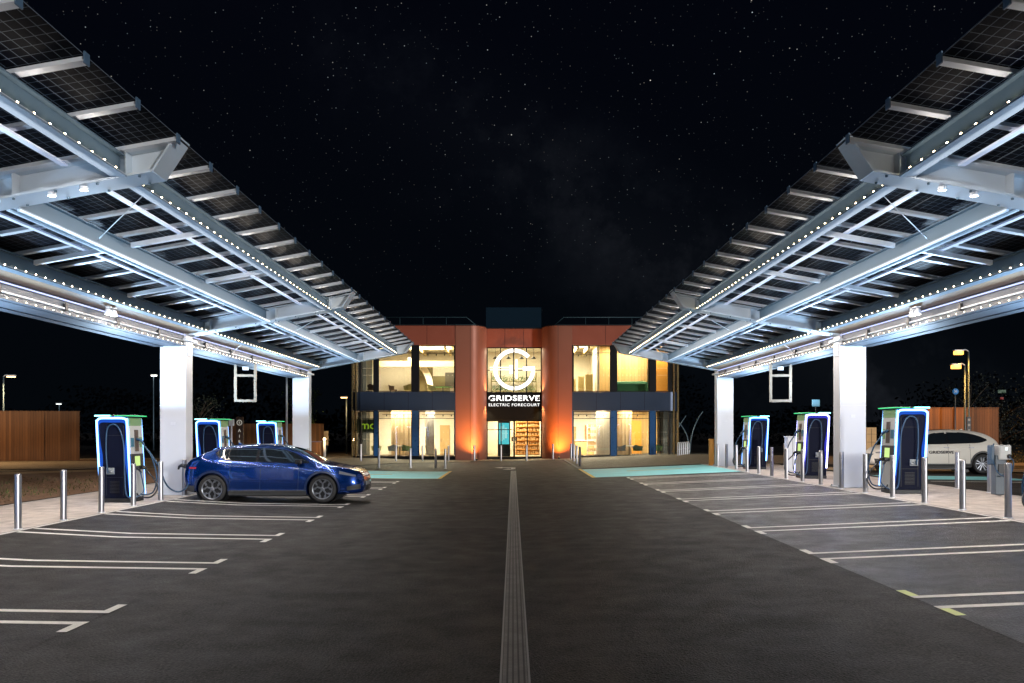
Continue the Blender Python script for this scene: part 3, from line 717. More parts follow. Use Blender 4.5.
    for wu in wheels:
        for sd in (-1,1):
            hw=S.W(wu,.75)-.03
            w=empty('wheel',(wu,sd*hw,R_t)); w.parent=root
            m=MB(); rp=[(R_t*.69,-.11),(R_t*.72,-.005),(R_t*.80,.0),(R_t*.93,-.012),(R_t*.985,-.035),(R_t,-.06),(R_t,-.19),(R_t*.96,-.22),(R_t*.7,-.22)]
            m.lathe([(r,sd*z) for r,z in rp],48,(0,0,0),'y'); m.build('tyre',TY,w)
            m=MB(); m.lathe([(0,sd*-.09),(R_t*.70,sd*-.09)],32,(0,0,0),'y'); m.lathe([(R_t*.62,sd*-.09),(R_t*.70,sd*-.03)],32,(0,0,0),'y'); rb=m.build('rim_barrel',BLACK,w)
            m=MB(); m.lathe([(R_t*.665,sd*-.02),(R_t*.70,sd*-.006),(R_t*.725,sd*-.004)],40,(0,0,0),'y')
            m.lathe([(0,sd*-.015),(.03,sd*-.012),(.055,sd*-.02),(.06,sd*-.05)],20,(0,0,0),'y')
            for k in range(5):
                a=2*math.pi*k/5+.3
                def q(r,t,y): return (math.cos(a)*r-math.sin(a)*t, sd*y, math.sin(a)*r+math.cos(a)*t)
                ro=R_t*.69
                if rimstyle==0:   # forked Y spokes
                    m.hexa([q(.04,-.022,-.05),q(ro*.55,-.02,-.05),q(ro*.55,.02,-.05),q(.04,.022,-.05),q(.04,-.018,-.018),q(ro*.55,-.016,-.015),q(ro*.55,.016,-.015),q(.04,.018,-.018)])
                    for e in (-1,1):
                        m.hexa([q(ro*.50,e*.0-.014,-.05),q(ro,e*.085-.014,-.05),q(ro,e*.085+.014,-.05),q(ro*.50,e*.0+.014,-.05),q(ro*.50,-.013,-.015),q(ro,e*.085-.012,-.006),q(ro,e*.085+.012,-.006),q(ro*.50,.013,-.015)])
                    for e in (-1,1):
                        m.hexa([q(ro*.62,e*.04-.0,-.05),q(ro*.97,e*.10,-.05),q(ro*.97,e*.14,-.05),q(ro*.66,e*.07,-.05),q(ro*.62,e*.04,-.018),q(ro*.97,e*.10,-.012),q(ro*.97,e*.14,-.012),q(ro*.66,e*.07,-.018)])
                else:
                    for e in (-1,1):
                        m.hexa([q(.04,e*.02-.010,-.05),q(ro,e*.055-.012,-.05),q(ro,e*.055+.012,-.05),q(.04,e*.02+.010,-.05),q(.04,e*.02-.008,-.02),q(ro,e*.055-.010,-.01),q(ro,e*.055+.010,-.01),q(.04,e*.02+.008,-.02)])
            m.build('rim',SIL,w)
    return root

# blue crossover --------------------------------------------------
BL=4.70
S1=CarShape(
 top=[(0,1.0),(.03,1.09),(.12,1.14),(.30,1.21),(.55,1.335),(.84,1.455),(1.25,1.515),(1.75,1.54),(2.2,1.535),(2.6,1.485),(2.95,1.375),(3.3,1.20),(3.55,1.065),(3.7,1.02),(4.0,.965),(4.3,.905),(4.5,.84),(4.62,.77),(4.68,.68),(4.70,.60)],
 belt=[(0,.86),(.3,1.10),(.8,1.13),(1.2,1.10),(2.2,1.04),(3.2,1.00),(3.7,.94),(4.2,.86),(4.5,.78),(4.7,.52)],
 bot=[(0,.60),(.04,.36),(.12,.29),(.3,.26),(.8,.22),(1.2,.19),(3.2,.19),(3.9,.21),(4.4,.23),(4.6,.245),(4.68,.28),(4.70,.36)],
 half=[(0,.76),(.05,.83),(.2,.90),(.5,.935),(.9,.945),(1.6,.93),(2.6,.925),(3.3,.935),(3.8,.94),(4.15,.915),(4.4,.86),(4.58,.77),(4.67,.68),(4.70,.60)],L=BL)
BLUEP=mat('metallic_blue_paint',(.0004,.030,.185),.20,.65,.02,3,coat=1.0,rvar=.02)
HL=mat('headlamp_lens',(.12,.13,.15),.5,.1,coat=.1); HLG=mat('tail_light_red',(.25,.01,.02),.2,emit=(.9,.03,.04),es=.12)
def ex_blue(S,body,root):
    # door mirrors
    for sd in (-1,1):
        m=MB(); vs=[]
        y=S.W(3.02,1.07)
        m.box(2.98,3.16,sd*(y+.05),sd*(y+.23),1.02,1.15,.03); m.build('mirror',mat('gloss_black_trim',(.012,.012,.014),.22),root)
        MB().box(3.03,3.10,sd*(y-.04),sd*(y+.08),1.035,1.065).build('mirror_arm',BLACK,root)
        for u in (2.02,1.10):
            yy=S.W(u,.93); MB().box(u,u+.20,sd*(yy-.002),sd*(yy+.012),.93,.955,.004).build('door_handle',BLUEP,root)
        MB().box(.38,.50,sd*.3,sd*.301,.9,.91)
    # roof spoiler and shark fin, duck tail edge
    m=MB(); rows=[[(.62+.22*t, -.56+1.12*j/10, S.Z(.84,(-.56+1.12*j/10))+.02-.085*(1-t)) for t in (0,.33,.66,1)] for j in range(11)]; m.grid(rows)
    m.add([(x,y,z-.03) for x,y,z in sum(rows,[])],[(i*4+j,i*4+j+1,(i+1)*4+j+1,(i+1)*4+j) for i in range(10) for j in range(3)],True); m.build('spoiler',BLUEP,root)
    m=MB(); m.prism([(1.18,1.50),(1.36,1.50),(1.19,1.585)],-.015,.015,'y'); m.build('aerial_fin',BLUEP,root)
    # wraparound tail light bar
    rows=[]
    for k in range(25):
        y=-.80+1.6*k/24; a=abs(y); u=-.012+max(0,(a-.55))**1.5*1.5
        rows.append([(u,y,.94),(u+.005,y,.985)])
    MB().grid(rows).build('tail_light',HLG,root)
    # open charge flap + plug
    m=MB(); m.box(-.015,.03,-.76,-.62,.90,1.02,.01); m.build('charge_port',BLACK,root)
    m=MB(); m.tube([(-.01,-.69,.96),(-.10,-.69,.98),(-.17,-.68,.95),(-.2,-.66,.88)],[.05,.048,.035,.024],10); m.build('charging_plug',CABLEK,root)
    # front: grille, lamps, lower intake, plate
    rows=[]
    for k in range(21):
        y=-.48+.96*k/20; u=4.705-(abs(y)**2)*.25; rows.append([(u,y,.30),(u+.012,y,.36),(u+.004,y,.46)])
    MB().grid(rows).build('lower_grille',BLACK,root)
    MB().box(4.69,4.715,-.26,.26,.44,.54,.004).build('number_plate',mat('plate_white',(.30,.30,.30),.6),root)
    MB().box(4.60,4.70,-.50,.50,.575,.60,.006).build('front_trim',BLACK,root)
sp1=dict(dlo=(.86,3.26),
 dlo_top=[(.84,1.31),(.95,1.375),(1.3,1.425),(1.75,1.445),(2.2,1.44),(2.6,1.385),(2.95,1.26),(3.27,1.075)],
 dlo_bot=[(.84,1.30),(.98,1.21),(1.14,1.14),(1.6,1.115),(2.3,1.085),(3.27,1.065)],
 panes=[(.92,1.16),(1.19,1.90),(1.98,3.20)],
 ws=(3.50,2.62),wsw=(.70,.50),rw=(.22,.66),rww=(.52,.50),roof=(1.0,2.55),roofw=(.42,.44),
 seams=[1.22,2.02,3.02],seam_z=(.33,1.05),sill=.13,arch=.095,arch_m=mat('arch_gloss',(.01,.02,.06),.3),
 patches=[('headlight',4.10,4.52,lambda u:.69+(4.52-u)*.18,lambda u:.735+(4.52-u)*.27,HL),
          ('tail_light',.16,.36,lambda u:.90,lambda u:.945,HLG),
          ('front_bumper_trim',4.30,4.64,lambda u:.33+.1*(u-4.3),lambda u:.50-(4.64-u)*.2,BLACK),
          ('rear_bumper_trim',.03,.30,lambda u:interp(S1.bot,u)+.02,lambda u:.46,mat('grey_cladding',(.03,.032,.035),.55))],
 extras=[ex_blue])
make_car(S1,(.77,3.66),.37,BLUEP,sp1,'glossy blue electric crossover plugged in at its tail, parked nose towards the centre','car' and (-8.66,23.7,gz(-6.2)),R(-1.0) if False else 0,0)

# white crossover (faces left) ------------------------------------
S2=CarShape(
 top=[(0,.95),(.04,1.12),(.12,1.22),(.30,1.36),(.60,1.52),(1.0,1.615),(1.5,1.65),(2.0,1.655),(2.5,1.62),(2.9,1.52),(3.25,1.33),(3.5,1.17),(3.65,1.12),(4.0,1.06),(4.4,.96),(4.6,.84),(4.70,.66),(4.74,.5)],
 belt=[(0,.88),(.4,1.12),(.9,1.14),(1.5,1.09),(3.2,1.05),(3.7,1.0),(4.3,.88),(4.74,.45)],
 bot=[(0,.6),(.05,.40),(.15,.33),(.8,.26),(1.2,.23),(3.2,.23),(3.9,.25),(4.5,.29),(4.70,.34),(4.74,.42)],
 half=[(0,.68),(.05,.76),(.2,.87),(.5,.92),(.9,.93),(2.0,.915),(3.3,.925),(3.9,.925),(4.3,.85),(4.6,.70),(4.70,.60),(4.74,.54)],L=4.74)
WHITEC=mat('pearl_white_paint',(.74,.71,.64),.5,0,.03,20,coat=.25,rvar=.05)
def textobj(name,body,size,mt,parent=None,loc=(0,0,0),rot=(0,0,0),ext=.002,offs=0,sx=1,align='CENTER',sp=1.0):
    c=bpy.data.curves.new(name,'FONT'); c.body=body; c.size=size; c.extrude=ext; c.offset=offs; c.align_x=align; c.align_y='CENTER'; c.space_character=sp
    o=bpy.data.objects.new(name,c); COL.objects.link(o); dg=bpy.context.evaluated_depsgraph_get(); me=bpy.data.meshes.new_from_object(o.evaluated_get(dg)); bpy.data.objects.remove(o)
    for v in me.vertices: v.co.x*=sx
    me.materials.clear(); me.materials.append(mt); o=bpy.data.objects.new(name,me); COL.objects.link(o); o.location=loc; o.rotation_euler=rot
    if parent: o.parent=parent
    return o
def ex_white(S,body,root):
    for sd in (-1,1):
        y=S.W(3.05,1.15); MB().box(3.02,3.2,sd*(y+.04),sd*(y+.22),1.08,1.22,.03).build('mirror',WHITEC,root)
        for u in (2.05,1.12):
            yy=S.W(u,.97); MB().box(u,u+.2,sd*(yy-.002),sd*(yy+.014),.97,.995,.004).build('door_handle',mat('alloy_silver',(.62,.66,.72),.25,.85),root)
    # lettering on the camera side door (car turned round, so its +y side faces the camera)
    textobj('door_lettering','GRIDSERVE',.15,DARKM,root,(2.35,S.W(2.4,.78)+.012,.80),(R(90),0,R(180)),.001,.002,1.25)
    m=MB(); rows=[]
    for k in range(21):
        y=-.5+k/20; u=4.745-(y*y)*.3; rows.append([(u,y,.42),(u+.01,y,.55),(u-.04,y,.74)])
    MB().grid(rows).build('grille',BLACK,root)
    m=MB(); m.prism([(1.1,1.60),(1.3,1.62),(1.12,1.68)],-.015,.015,'y'); m.build('aerial_fin',WHITEC,root)
sp2=dict(dlo=(.64,3.22),
 dlo_top=[(.60,1.27),(.85,1.39),(1.25,1.50),(1.8,1.545),(2.3,1.53),(2.7,1.45),(3.0,1.30),(3.24,1.13)],
 dlo_bot=[(.60,1.26),(.9,1.18),(1.3,1.16),(2.2,1.13),(3.24,1.115)],
 panes=[(.70,1.20),(1.25,2.03),(2.10,3.16)],
 ws=(3.45,2.75),wsw=(.70,.52),rw=(.22,.66),rww=(.55,.5),roof=(1.2,2.6),roofw=(.3,.3),
 seams=[1.25,2.06,3.08],seam_z=(.40,1.10),sill=.14,arch=.10,arch_m=mat('grey_cladding',(.03,.032,.035),.55),
 patches=[('headlight',4.15,4.62,lambda u:.76,lambda u:.80+(4.62-u)*.28,HL),('tail_light',.03,.40,.90,1.0,mat('dark_red_lens',(.15,.01,.01),.2)),
          ('front_bumper_trim',4.35,4.70,.38,.56,BLACK),('rear_bumper_trim',.03,.30,lambda u:interp(S2.bot,u)+.02,.5,mat('grey_cladding',(.03,.032,.035),.55))],
 extras=[ex_white])
make_car(S2,(.80,3.72),.37,WHITEC,sp2,'white electric crossover with door lettering, parked behind the nearest right charger','' or (18.3,33.3,gz(15.6)),R(180),1)

# ------------------------------------------------------------------ building
YB=56.0
B=empty('charging_hub_building',(0,YB+6,0),0,'two storey curved red clad charging hub with bright glazed fronts and lit round G sign','building')
def bput(m,name,mt,par=None,fixn=True):
    m.v=[(x,y-YB-6,z) for x,y,z in m.v]; return m.build(name,mt,par or B,None,fixn)
RED=mat('terracotta_cladding',(.36,.10,.06),.4,.35,.06,1.2)
MAUVE=mat('bronze_mauve_metal',(.29,.105,.065),.5,.25,.06,1.0)
SPAND=mat('slate_blue_metal',(.035,.055,.10),.35,.4,.10,.9)
FRM=mat('dark_window_frame',(.008,.009,.012),.5,.0,spec=.2)
WALLI=mat('interior_cream_wall',(.80,.73,.60),.8); CEIL=mat('interior_ceiling',(.80,.76,.66),.8); FLR=mat('interior_floor',(.45,.36,.24),.5)
TIMB=wood_fence_mat('interior_timber',(.50,.30,.10),(.66,.42,.18),.22)
ORNG=mat('orange_wall',(.75,.32,.04),.6)
GLASSW=glass('window_glass',(.95,.97,.95),.02,.05); CURT=mat('curtain_cloth',(.70,.50,.30),.85,0,.15,3)
zW=[(.30,3.17),(4.42,7.40)]
LW=[(-9.80,-8.95),(-8.69,-6.50),(-6.08,-3.75)]; RW=[(3.87,6.29),(6.67,8.80),(9.17,10.05)]
# front bands, with panel joints
def band(x0,x1,z0,z1,mt,name,y0=YB,y1=YB+.35,step=2.15):
    o=bput(MB().box(x0,x1,y0,y1,z0,z1),name,mt)
    m=MB(); x=x0+step
    while x<x1-.3: m.box(x,x+.02,y0-.004,y0+.01,z0+.01,z1-.01); x+=step
    if m.v: bput(m,'panel_joint',FRM,o)
    return o
band(-9.85,-3.70,7.42,8.67,RED,'parapet_cladding'); band(3.80,10.1,7.42,8.67,RED,'parapet_cladding')
band(-9.85,-3.70,3.19,4.40,SPAND,'spandrel',YB-.03,YB+.3,1.55); band(3.80,10.1,3.19,4.40,SPAND,'spandrel',YB-.03,YB+.3,1.55)
for a,b in ((-9.85,-3.70),(3.80,10.1)):
    bput(MB().box(a,b,YB-.02,YB+.3,-.1,.28),'plinth',FRM)
    bput(MB().box(a,b,YB-.05,YB+.42,8.67,8.74),'parapet_cap',FRM)
def mull(x0,x1): 
    for z0,z1 in zW: bput(MB().box(x0,x1,YB-.01,YB+.30,z0-.02,z1+.02),'window_post',FRM if z0>1 else mat('blue_steel_post',(.02,.10,.28),.3,.1))  # lower posts: blue charger light put into the colour
for W in (LW,RW):
    for (a,b),(c,d) in zip(W,W[1:]): mull(b,c)
mull(-3.75,-3.70); mull(3.80,3.87)
for W in (LW,RW):
    for a,b in W:
        for z0,z1 in zW:
            m=MB(); t=.05
            m.box(a,a+t,YB+.03,YB+.14,z0,z1); m.box(b-t,b,YB+.03,YB+.14,z0,z1); m.box(a+t,b-t,YB+.03,YB+.14,z0,z0+t); m.box(a+t,b-t,YB+.03,YB+.14,z1-t,z1); m.box(a+t,b-t,YB+.05,YB+.12,z1-.50,z1-.465)
            w=bput(m,'window',FRM); bput(MB().box(a+t,b-t,YB+.08,YB+.09,z0+t,z1-t),'pane',GLASSW,w)
            m=MB()
            for zz in (z0+1.05,z0+1.5):
                for q in range(8): m.box(a+.15+q*(b-a-.3)/7-.012,a+.15+q*(b-a-.3)/7+.012,YB+.076,YB+.079,zz,zz+.025)
            bput(m,'manifestation_dot',mat('white_dot',(.8,.8,.75),.6),w)
# rounded glazed ends
for sg,xe,xs in ((-1,-10.45,-9.85),(1,10.72,10.1)):
    arc=[(xs+(xe-xs)*math.sin(a),YB+.62*(1-math.cos(a))+.02) for a in [R(90)*i/8 for i in range(9)]]
    arc2=arc+[(xe,YB+4.5)]
    for (z0,z1,mt,nme,off) in ((3.19,4.40,SPAND,'spandrel',0),(-.1,.28,FRM,'plinth',0),(7.42,8.67,RED,'parapet_cladding',0)):
        m=MB(); m.grid([[(x,y,z) for x,y in arc2] for z in (z0,z1)]); m.grid([[(x-sg*.25*min(1,i/4),y+.25,z) for i,(x,y) in enumerate(arc2)] for z in (z0,z1)]); 
        m.grid([[(x,y,z1) for x,y in arc2],[(x-sg*.25*min(1,i/4),y+.25,z1) for i,(x,y) in enumerate(arc2)]],False); bput(m,nme,mt,fixn=False)
    for z0,z1 in zW:
        m=MB(); m.grid([[(x,y+.05,z) for x,y in arc2] for z in (z0,z1)]); g=bput(m,'curved_window',GLASSW,fixn=False)
        m=MB()
        for i in (0,3,6,8): x,y=arc[i]; m.box(x-.035,x+.035,y,y+.10,z0-.03,z1+.03)
        for yy in (YB+2.0,YB+3.5): m.box(xe-.04,xe+.04,yy,yy+.1,z0-.03,z1+.03)
        bput(m,'window_frame',FRM,g)
    # corner fins, with gold reflections put into their colour
    m=MB()
    for i in (2,5,8): x,y=arc[i]; m.box(x-.03+sg*.03,x+.03+sg*.03,y-.09,y-.03,.2,7.42)
    bput(m,'fin',mat('brass_fin',(.30,.22,.10),.3,.8))
# curved pillars
def pillar(x0,xa,x1,nm):
    pts=[(x0,YB-.05),(xa,YB-.05)]
    for i in range(1,13):
        a=R(90)*i/12; pts.append((xa+(x1-xa)*math.sin(a),YB-.05+1.5*(1-math.cos(a))))
    pts.append((x1,YB+2.0)); 
    m=MB(); m.grid([[(x,y,z) for x,y in pts] for z in (-.1,1.5,3,5,7,8.67)]); inner=[(x0,YB+2.0)]
    m.f.append(()) if False else None
    o=bput(m,'curved_pillar',MAUVE,fixn=False)
    cap=pts+[(x0,YB+2.0)]
    m=MB().prism(cap,8.66,8.73); bput(m,'pillar_cap',FRM,o)
    m=MB(); x=(x0+xa)/2
    m.box(xa-.008,xa+.008,YB-.054,YB-.03,0,8.66); bput(m,'panel_joint',FRM,o)
    m=MB().prism(cap,-.1,.12); 
    return o
pillar(-3.70,-2.75,-1.74,'l'); pillar(3.80,2.9,1.90,'r')
# centre bay
YC=57.5
bput(MB().box(-1.74,1.90,YC,YC+.3,7.42,8.64),'parapet_cladding',RED)
m=MB(); 
for x in (-.55,.68): m.box(x,x+.02,YC-.004,YC+.01,7.43,8.63)
bput(m,'panel_joint',FRM)
bput(MB().box(-1.74,1.90,YC-.05,YC+.35,8.64,8.70),'parapet_cap',FRM)
sb=bput(MB().box(-1.74,1.90,YC-.15,YC+.3,2.62,4.40),'sign_band',mat('sign_band_black',(.003,.004,.006),.6,.0,spec=.1))
m=MB()
for x in (-1.74,-.86,.0,.86,1.83): m.box(x,x+.07,YC+.02,YC+.14,4.40,7.42)
m.box(-1.74,1.9,YC+.02,YC+.14,4.40,4.46); m.box(-1.74,1.9,YC+.02,YC+.14,7.36,7.42); m.box(-1.74,1.9,YC+.03,YC+.12,5.88,5.93)
w=bput(m,'window',FRM); bput(MB().box(-1.7,1.86,YC+.07,YC+.08,4.46,7.36),'pane',GLASSW,w)
m=MB()
for x in (-1.74,-.82,.02,.06,.92,1.83): m.box(x,x+.07,YC+.02,YC+.14,.02,2.62)
m.box(-1.74,1.9,YC+.02,YC+.14,.02,.16); m.box(-1.74,1.9,YC+.02,YC+.14,2.52,2.62); m.box(-1.74,-.02,YC+.03,YC+.12,1.95,2.0); m.box(-.1,.0,YC-.02,YC+.03,1.2,1.5); m.box(.15,.25,YC-.02,YC+.03,1.2,1.5)
dr=bput(m,'entrance_door',FRM); bput(MB().box(-1.7,1.86,YC+.07,YC+.08,.1,2.6),'pane',GLASSW,dr)
# the sign: ring G with bars, and lettering
SW=emis('sign_white',(1,.97,.95),2.6)
gc=Vector((.08,YC-.24,5.94)); ro,ri=1.36,1.13
m=MB()
def arcseg(a0,a1,n=24):
    for i in range(n):
        p,q=R(a0+(a1-a0)*i/n),R(a0+(a1-a0)*(i+1)/n); y0,y1=gc.y-.04,gc.y+.04
        def c(r,a,y): return (gc.x+r*math.cos(a),y,gc.z+r*math.sin(a))
        m.hexa([c(ri,p,y0),c(ro,p,y0),c(ro,p,y1),c(ri,p,y1),c(ri,q,y0),c(ro,q,y0),c(ro,q,y1),c(ri,q,y1)])
arcseg(42,88,20); arcseg(93,267,60); arcseg(272,368,40)
m.box(gc.x+.58,gc.x+1.30,gc.y-.038,gc.y+.038,gc.z-.07,gc.z+.17)
lg=bput(m,'g_emblem',SW)
m=MB(); m.box(gc.x-.30,gc.x-.10,gc.y-.03,gc.y+.03,gc.z-.27,gc.z+.27); m.box(gc.x+.10,gc.x+.20,gc.y-.03,gc.y+.03,gc.z-.62,gc.z+.65)
m.box(gc.x-1.6,gc.x-.30,gc.y-.02,gc.y+.02,gc.z+.12,gc.z+.15); m.box(gc.x-1.6,gc.x-.30,gc.y-.02,gc.y+.02,gc.z-.05,gc.z-.02); m.box(gc.x+.23,gc.x+.58,gc.y-.02,gc.y+.02,gc.z+.04,gc.z+.07)
bput(m,'emblem_bar',SW,lg)
textobj('sign_lettering','GRIDSERVE',.50,SW,B,(.08,YC-.19-YB-6,4.03),(R(90),0,0),.02,.006,1.12,sp=1.06)
textobj('sign_lettering','ELECTRIC FORECOURT',.26,emis('sign_white_soft',(1,.97,.95),1.6),B,(.08,YC-.19-YB-6,3.60),(R(90),0,0),.015,.001,1.10,sp=1.12)
t=[o for o in B.children if o.name.startswith('sign_lettering')]
for o,wd in zip(t,(3.36,3.36)):
    xs=[v.co.x for v in o.data.vertices]; k=wd/(max(xs)-min(xs)); c0=(max(xs)+min(xs))/2
    for v in o.data.vertices: v.co.x=(v.co.x-c0)*k
# shell: side walls, rear, roof, slabs
SH=mat('dark_cladding',(.05,.055,.06),.6)
m=MB(); m.box(-10.45,-10.2,YB+4.5,YB+14,0,8.5); m.box(10.47,10.72,YB+4.5,YB+14,0,8.5); m.box(-10.45,10.72,YB+14,YB+14.25,0,8.5); bput(m,'outer_wall',SH)
bput(MB().box(-10.1,10.4,YC+.32,YB+14,8.05,8.3),'roof',SH)
bput(MB().box(-10.35,-3.75,YB+.32,YB+2.04,3.5,4.12),'floor_slab',CEIL); bput(MB().box(3.85,10.6,YB+.32,YB+2.04,3.5,4.12),'floor_slab',CEIL); bput(MB().box(-10.35,-1.78,YB+2.05,YB+13.9,3.5,4.12),'floor_slab',CEIL); bput(MB().box(1.94,10.6,YB+2.05,YB+13.9,3.5,4.12),'floor_slab',CEIL); bput(MB().box(-1.74,1.90,YC+.31,YB+13.9,3.3,4.12),'floor_slab',CEIL)
bput(MB().box(-10.35,10.6,YC+.31,YB+13.9,.06,.2),'ground_floor',FLR); bput(MB().box(-10.35,-3.7,YB+.32,YC+.30,.06,.2),'ground_floor',FLR); bput(MB().box(3.8,10.6,YB+.32,YC+.30,.06,.2),'ground_floor',FLR); 
for a,b,y in ((-10.35,-3.75,YB+.32),(3.85,10.6,YB+.32),(-1.74,1.9,YC+.31)): bput(MB().box(a,b,y,YB+13.9,4.121,4.16),'upper_floor',FLR)
bput(MB().box(-10.2,10.5,YC+.31,YB+13.9,7.62,7.7),'ceiling',CEIL); bput(MB().box(-10.2,-3.7,YB+.36,YC+.30,7.62,7.7),'ceiling',CEIL); bput(MB().box(3.8,10.5,YB+.36,YC+.30,7.62,7.7),'ceiling',CEIL)
yb0=YB+7
bput(MB().box(-10.2,10.45,yb0,yb0+.15,4.16,7.62),'interior_wall',WALLI)
bput(MB().box(-10.2,10.45,YB+6,YB+6.15,.2,3.5),'interior_wall',WALLI)
for x in (-1.9,1.93):
    bput(MB().box(x-.06,x+.06,YB+2.05,YB+6,.2,3.49),'partition',WALLI)
bput(MB().box(5.55,5.68,YB+1.2,YB+7,4.16,7.6),'partition',WALLI)
bput(MB().box(5.70,9.0,YB+2.2,YB+2.35,4.16,7.6),'timber_wall',TIMB); bput(MB().box(9.25,10.2,YB+1.4,YB+1.5,4.16,7.6),'orange_wall',ORNG)
bput(MB().box(7.0,10.0,YB+4.4,YB+4.5,.2,3.48),'timber_wall',TIMB); bput(MB().box(8.0,8.9,YB+4.30,YB+4.38,.2,2.6),'orange_door',ORNG)
# dark glazed screen, window openings at the back of the upstairs left room, lockers
m=MB(); 
for i in range(4): m.box(-7.15+i*.5,-7.12+i*.5,YB+4.98,YB+5.06,4.2,6.4)
m.box(-7.15,-5.62,YB+4.98,YB+5.06,6.36,6.42); bput(m,'glazed_screen',mat('bronze_frame',(.12,.09,.04),.4))
bput(MB().box(-7.12,-5.65,YB+5.1,YB+5.12,4.2,6.36),'screen_panel',mat('olive_panel',(.16,.13,.06),.5))
bput(MB().box(-6.0,-4.55,YB+6.9,YB+6.98,4.3,5.85),'display_shelf',mat('olive_shelf',(.22,.19,.09),.6)); bput(MB().box(-4.25,-3.3,YB+6.9,YB+6.98,4.3,5.85),'display_shelf',mat('olive_shelf',(.22,.19,.09),.6))
m=MB(); m.box(-9.2,-3.8,YB+3.9,YB+4.3,6.3,6.7); bput(m,'ceiling_beam',mat('ochre_beam',(.62,.48,.25),.6))
# arch wall upstairs left
m=MB(); poly=[(-7.2,4.16),(-7.2,7.6),(-5.2,7.6)]+[(-7.2+1.9*math.cos(R(a))+.0, 5.0+1.9*math.sin(R(a))) for a in range(20,95,8)]
m=MB(); 
for i in range(12):
    a0,a1=R(i*7.5),R((i+1)*7.5)
    m.hexa([(-7.3+1.35*math.cos(a0),YB+4.4,4.9+1.6*math.sin(a0)),(-7.3+1.75*math.cos(a0),YB+4.4,4.9+2.1*math.sin(a0)),(-7.3+1.75*math.cos(a0),YB+4.55,4.9+2.1*math.sin(a0)),(-7.3+1.35*math.cos(a0),YB+4.55,4.9+1.6*math.sin(a0)),
            (-7.3+1.35*math.cos(a1),YB+4.4,4.9+1.6*math.sin(a1)),(-7.3+1.75*math.cos(a1),YB+4.4,4.9+2.1*math.sin(a1)),(-7.3+1.75*math.cos(a1),YB+4.55,4.9+2.1*math.sin(a1)),(-7.3+1.35*math.cos(a1),YB+4.55,4.9+1.6*math.sin(a1))])
bput(m,'arch',CEIL)
# more interior structure: dropped beams, doors, shelves of greenery, pendant rings
m=MB()
for x in (-8.9,-6.3,-4.5,4.2,4.9): m.box(x,x+.10,YB+.6,YB+6.8,7.25,7.5)
m.box(-9.9,-3.8,YB+2.0,YB+2.12,7.3,7.5); bput(m,'ceiling_beam',mat('ochre_beam',(.62,.48,.25),.6))
m=MB()
for x in (-9.4,-7.0,-4.6,4.4,5.2,7.4,8.6): m.box(x,x+.06,YB+.6,YB+5.5,3.30,3.42)
bput(m,'service_duct',mat('duct_grey',(.25,.22,.17),.5,.3))
for x0,x1,z0,z1 in ((-5.2,-4.5,.2,2.3),(-3.4,-2.6,.2,2.3),(3.9,4.5,.2,2.2)):
    d_=bput(MB().box(x0,x1,YB+5.93,YB+5.99,z0,z1),'interior_door',mat('door_ochre',(.42,.28,.12),.5)); bput(MB().box(x0+.06,x0+.1,YB+5.90,YB+5.93,1.1,1.35),'handle',BLACK,d_)
for x0,x1,z0,z1,c in ((-4.9,-4.2,5.0,6.1,(.10,.09,.07)),(-3.9,-3.2,1.1,2.2,(.45,.30,.12)),(-6.0,-5.7,1.2,2.4,(.12,.20,.22)),(5.1,5.5,1.2,2.3,(.5,.2,.08))):
    bput(MB().box(x0,x1,YB+5.86,YB+5.90,z0,z1) if z0<3 else MB().box(x0,x1,YB+6.80,YB+6.84,z0,z1),'picture',mat('picture_%d'%int(c[0]*100),c,.5,0,.5,5))
for x0,x1,y_ in ((-1.6,1.7,YB+6.4),):
    sh2=empty('planted_shelf',(0,y_,4.16),0,'shelf of green plants upstairs behind the lit ring emblem','plants')
    m=MB(); m.box(-1.6,1.7,0,.3,.55,.62); m.box(-1.6,1.7,0,.3,1.25,1.32); m.box(-1.6,-1.52,0,.3,0,1.9); m.box(1.62,1.7,0,.3,0,1.9); m.build('shelf_unit',mat('olive_shelf',(.22,.19,.09),.6),sh2)
    m=MB(); rq=random.Random(8)
    for i in range(900):
        p=Vector((rq.uniform(-1.5,1.6),rq.uniform(-.1,.2),rq.choice((.75,1.45))+rq.gauss(0,.12))); a=Vector((rq.gauss(0,1),rq.gauss(0,1),rq.gauss(0,1))).normalized(); b=a.orthogonal().normalized()
        m.add([p-a*.05,p+b*.03,p+a*.05,p-b*.03],[(0,1,2,3)])
    m.build('foliage',mat('leaf_house',(.05,.14,.03),.7,0,.5,3),sh2)
m=MB()
for x in (-1.2,-.3,.6,1.4): m.tube([(x,YB+3.0,6.9),(x,YB+3.0,7.6)],.012,6); m.lathe([(.02,6.95),(.16,6.8),(.17,6.78)],14,(x,YB+3.0,0))
bput(m,'pendant_lamp',BLACK)
# roof plant screen and rails
bput(MB().box(-1.86,1.95,YB+4,YB+8,8.2,10.40),'plant_screen',mat('plant_screen_blue',(.006,.018,.032),.7,spec=.05))
def rail(x0,x1,drop):
    m=MB(); z=9.72; y=YB+4
    pts=[(x0,y,z),(x1,y,z),(x1+drop,y,z-.5)]
    m.tube(pts,.03,6); m.tube([(x0,y,z-.5),(x1+drop,y,z-.5)],.02,6)
    x=x0
    while (x<x1) if x1>x0 else (x>x1): m.tube([(x,y,8.3),(x,y,z)],.02,6); x+=1.6 if x1>x0 else -1.6
    m.tube([(x1+drop,y,8.3),(x1+drop,y,z-.5)],.02,6)
    bput(m,'roof_rail',mat('rail_paint',(.04,.08,.10),.5,.2))
rail(-9.4,-3.2,.6); rail(9.8,3.5,-.6)
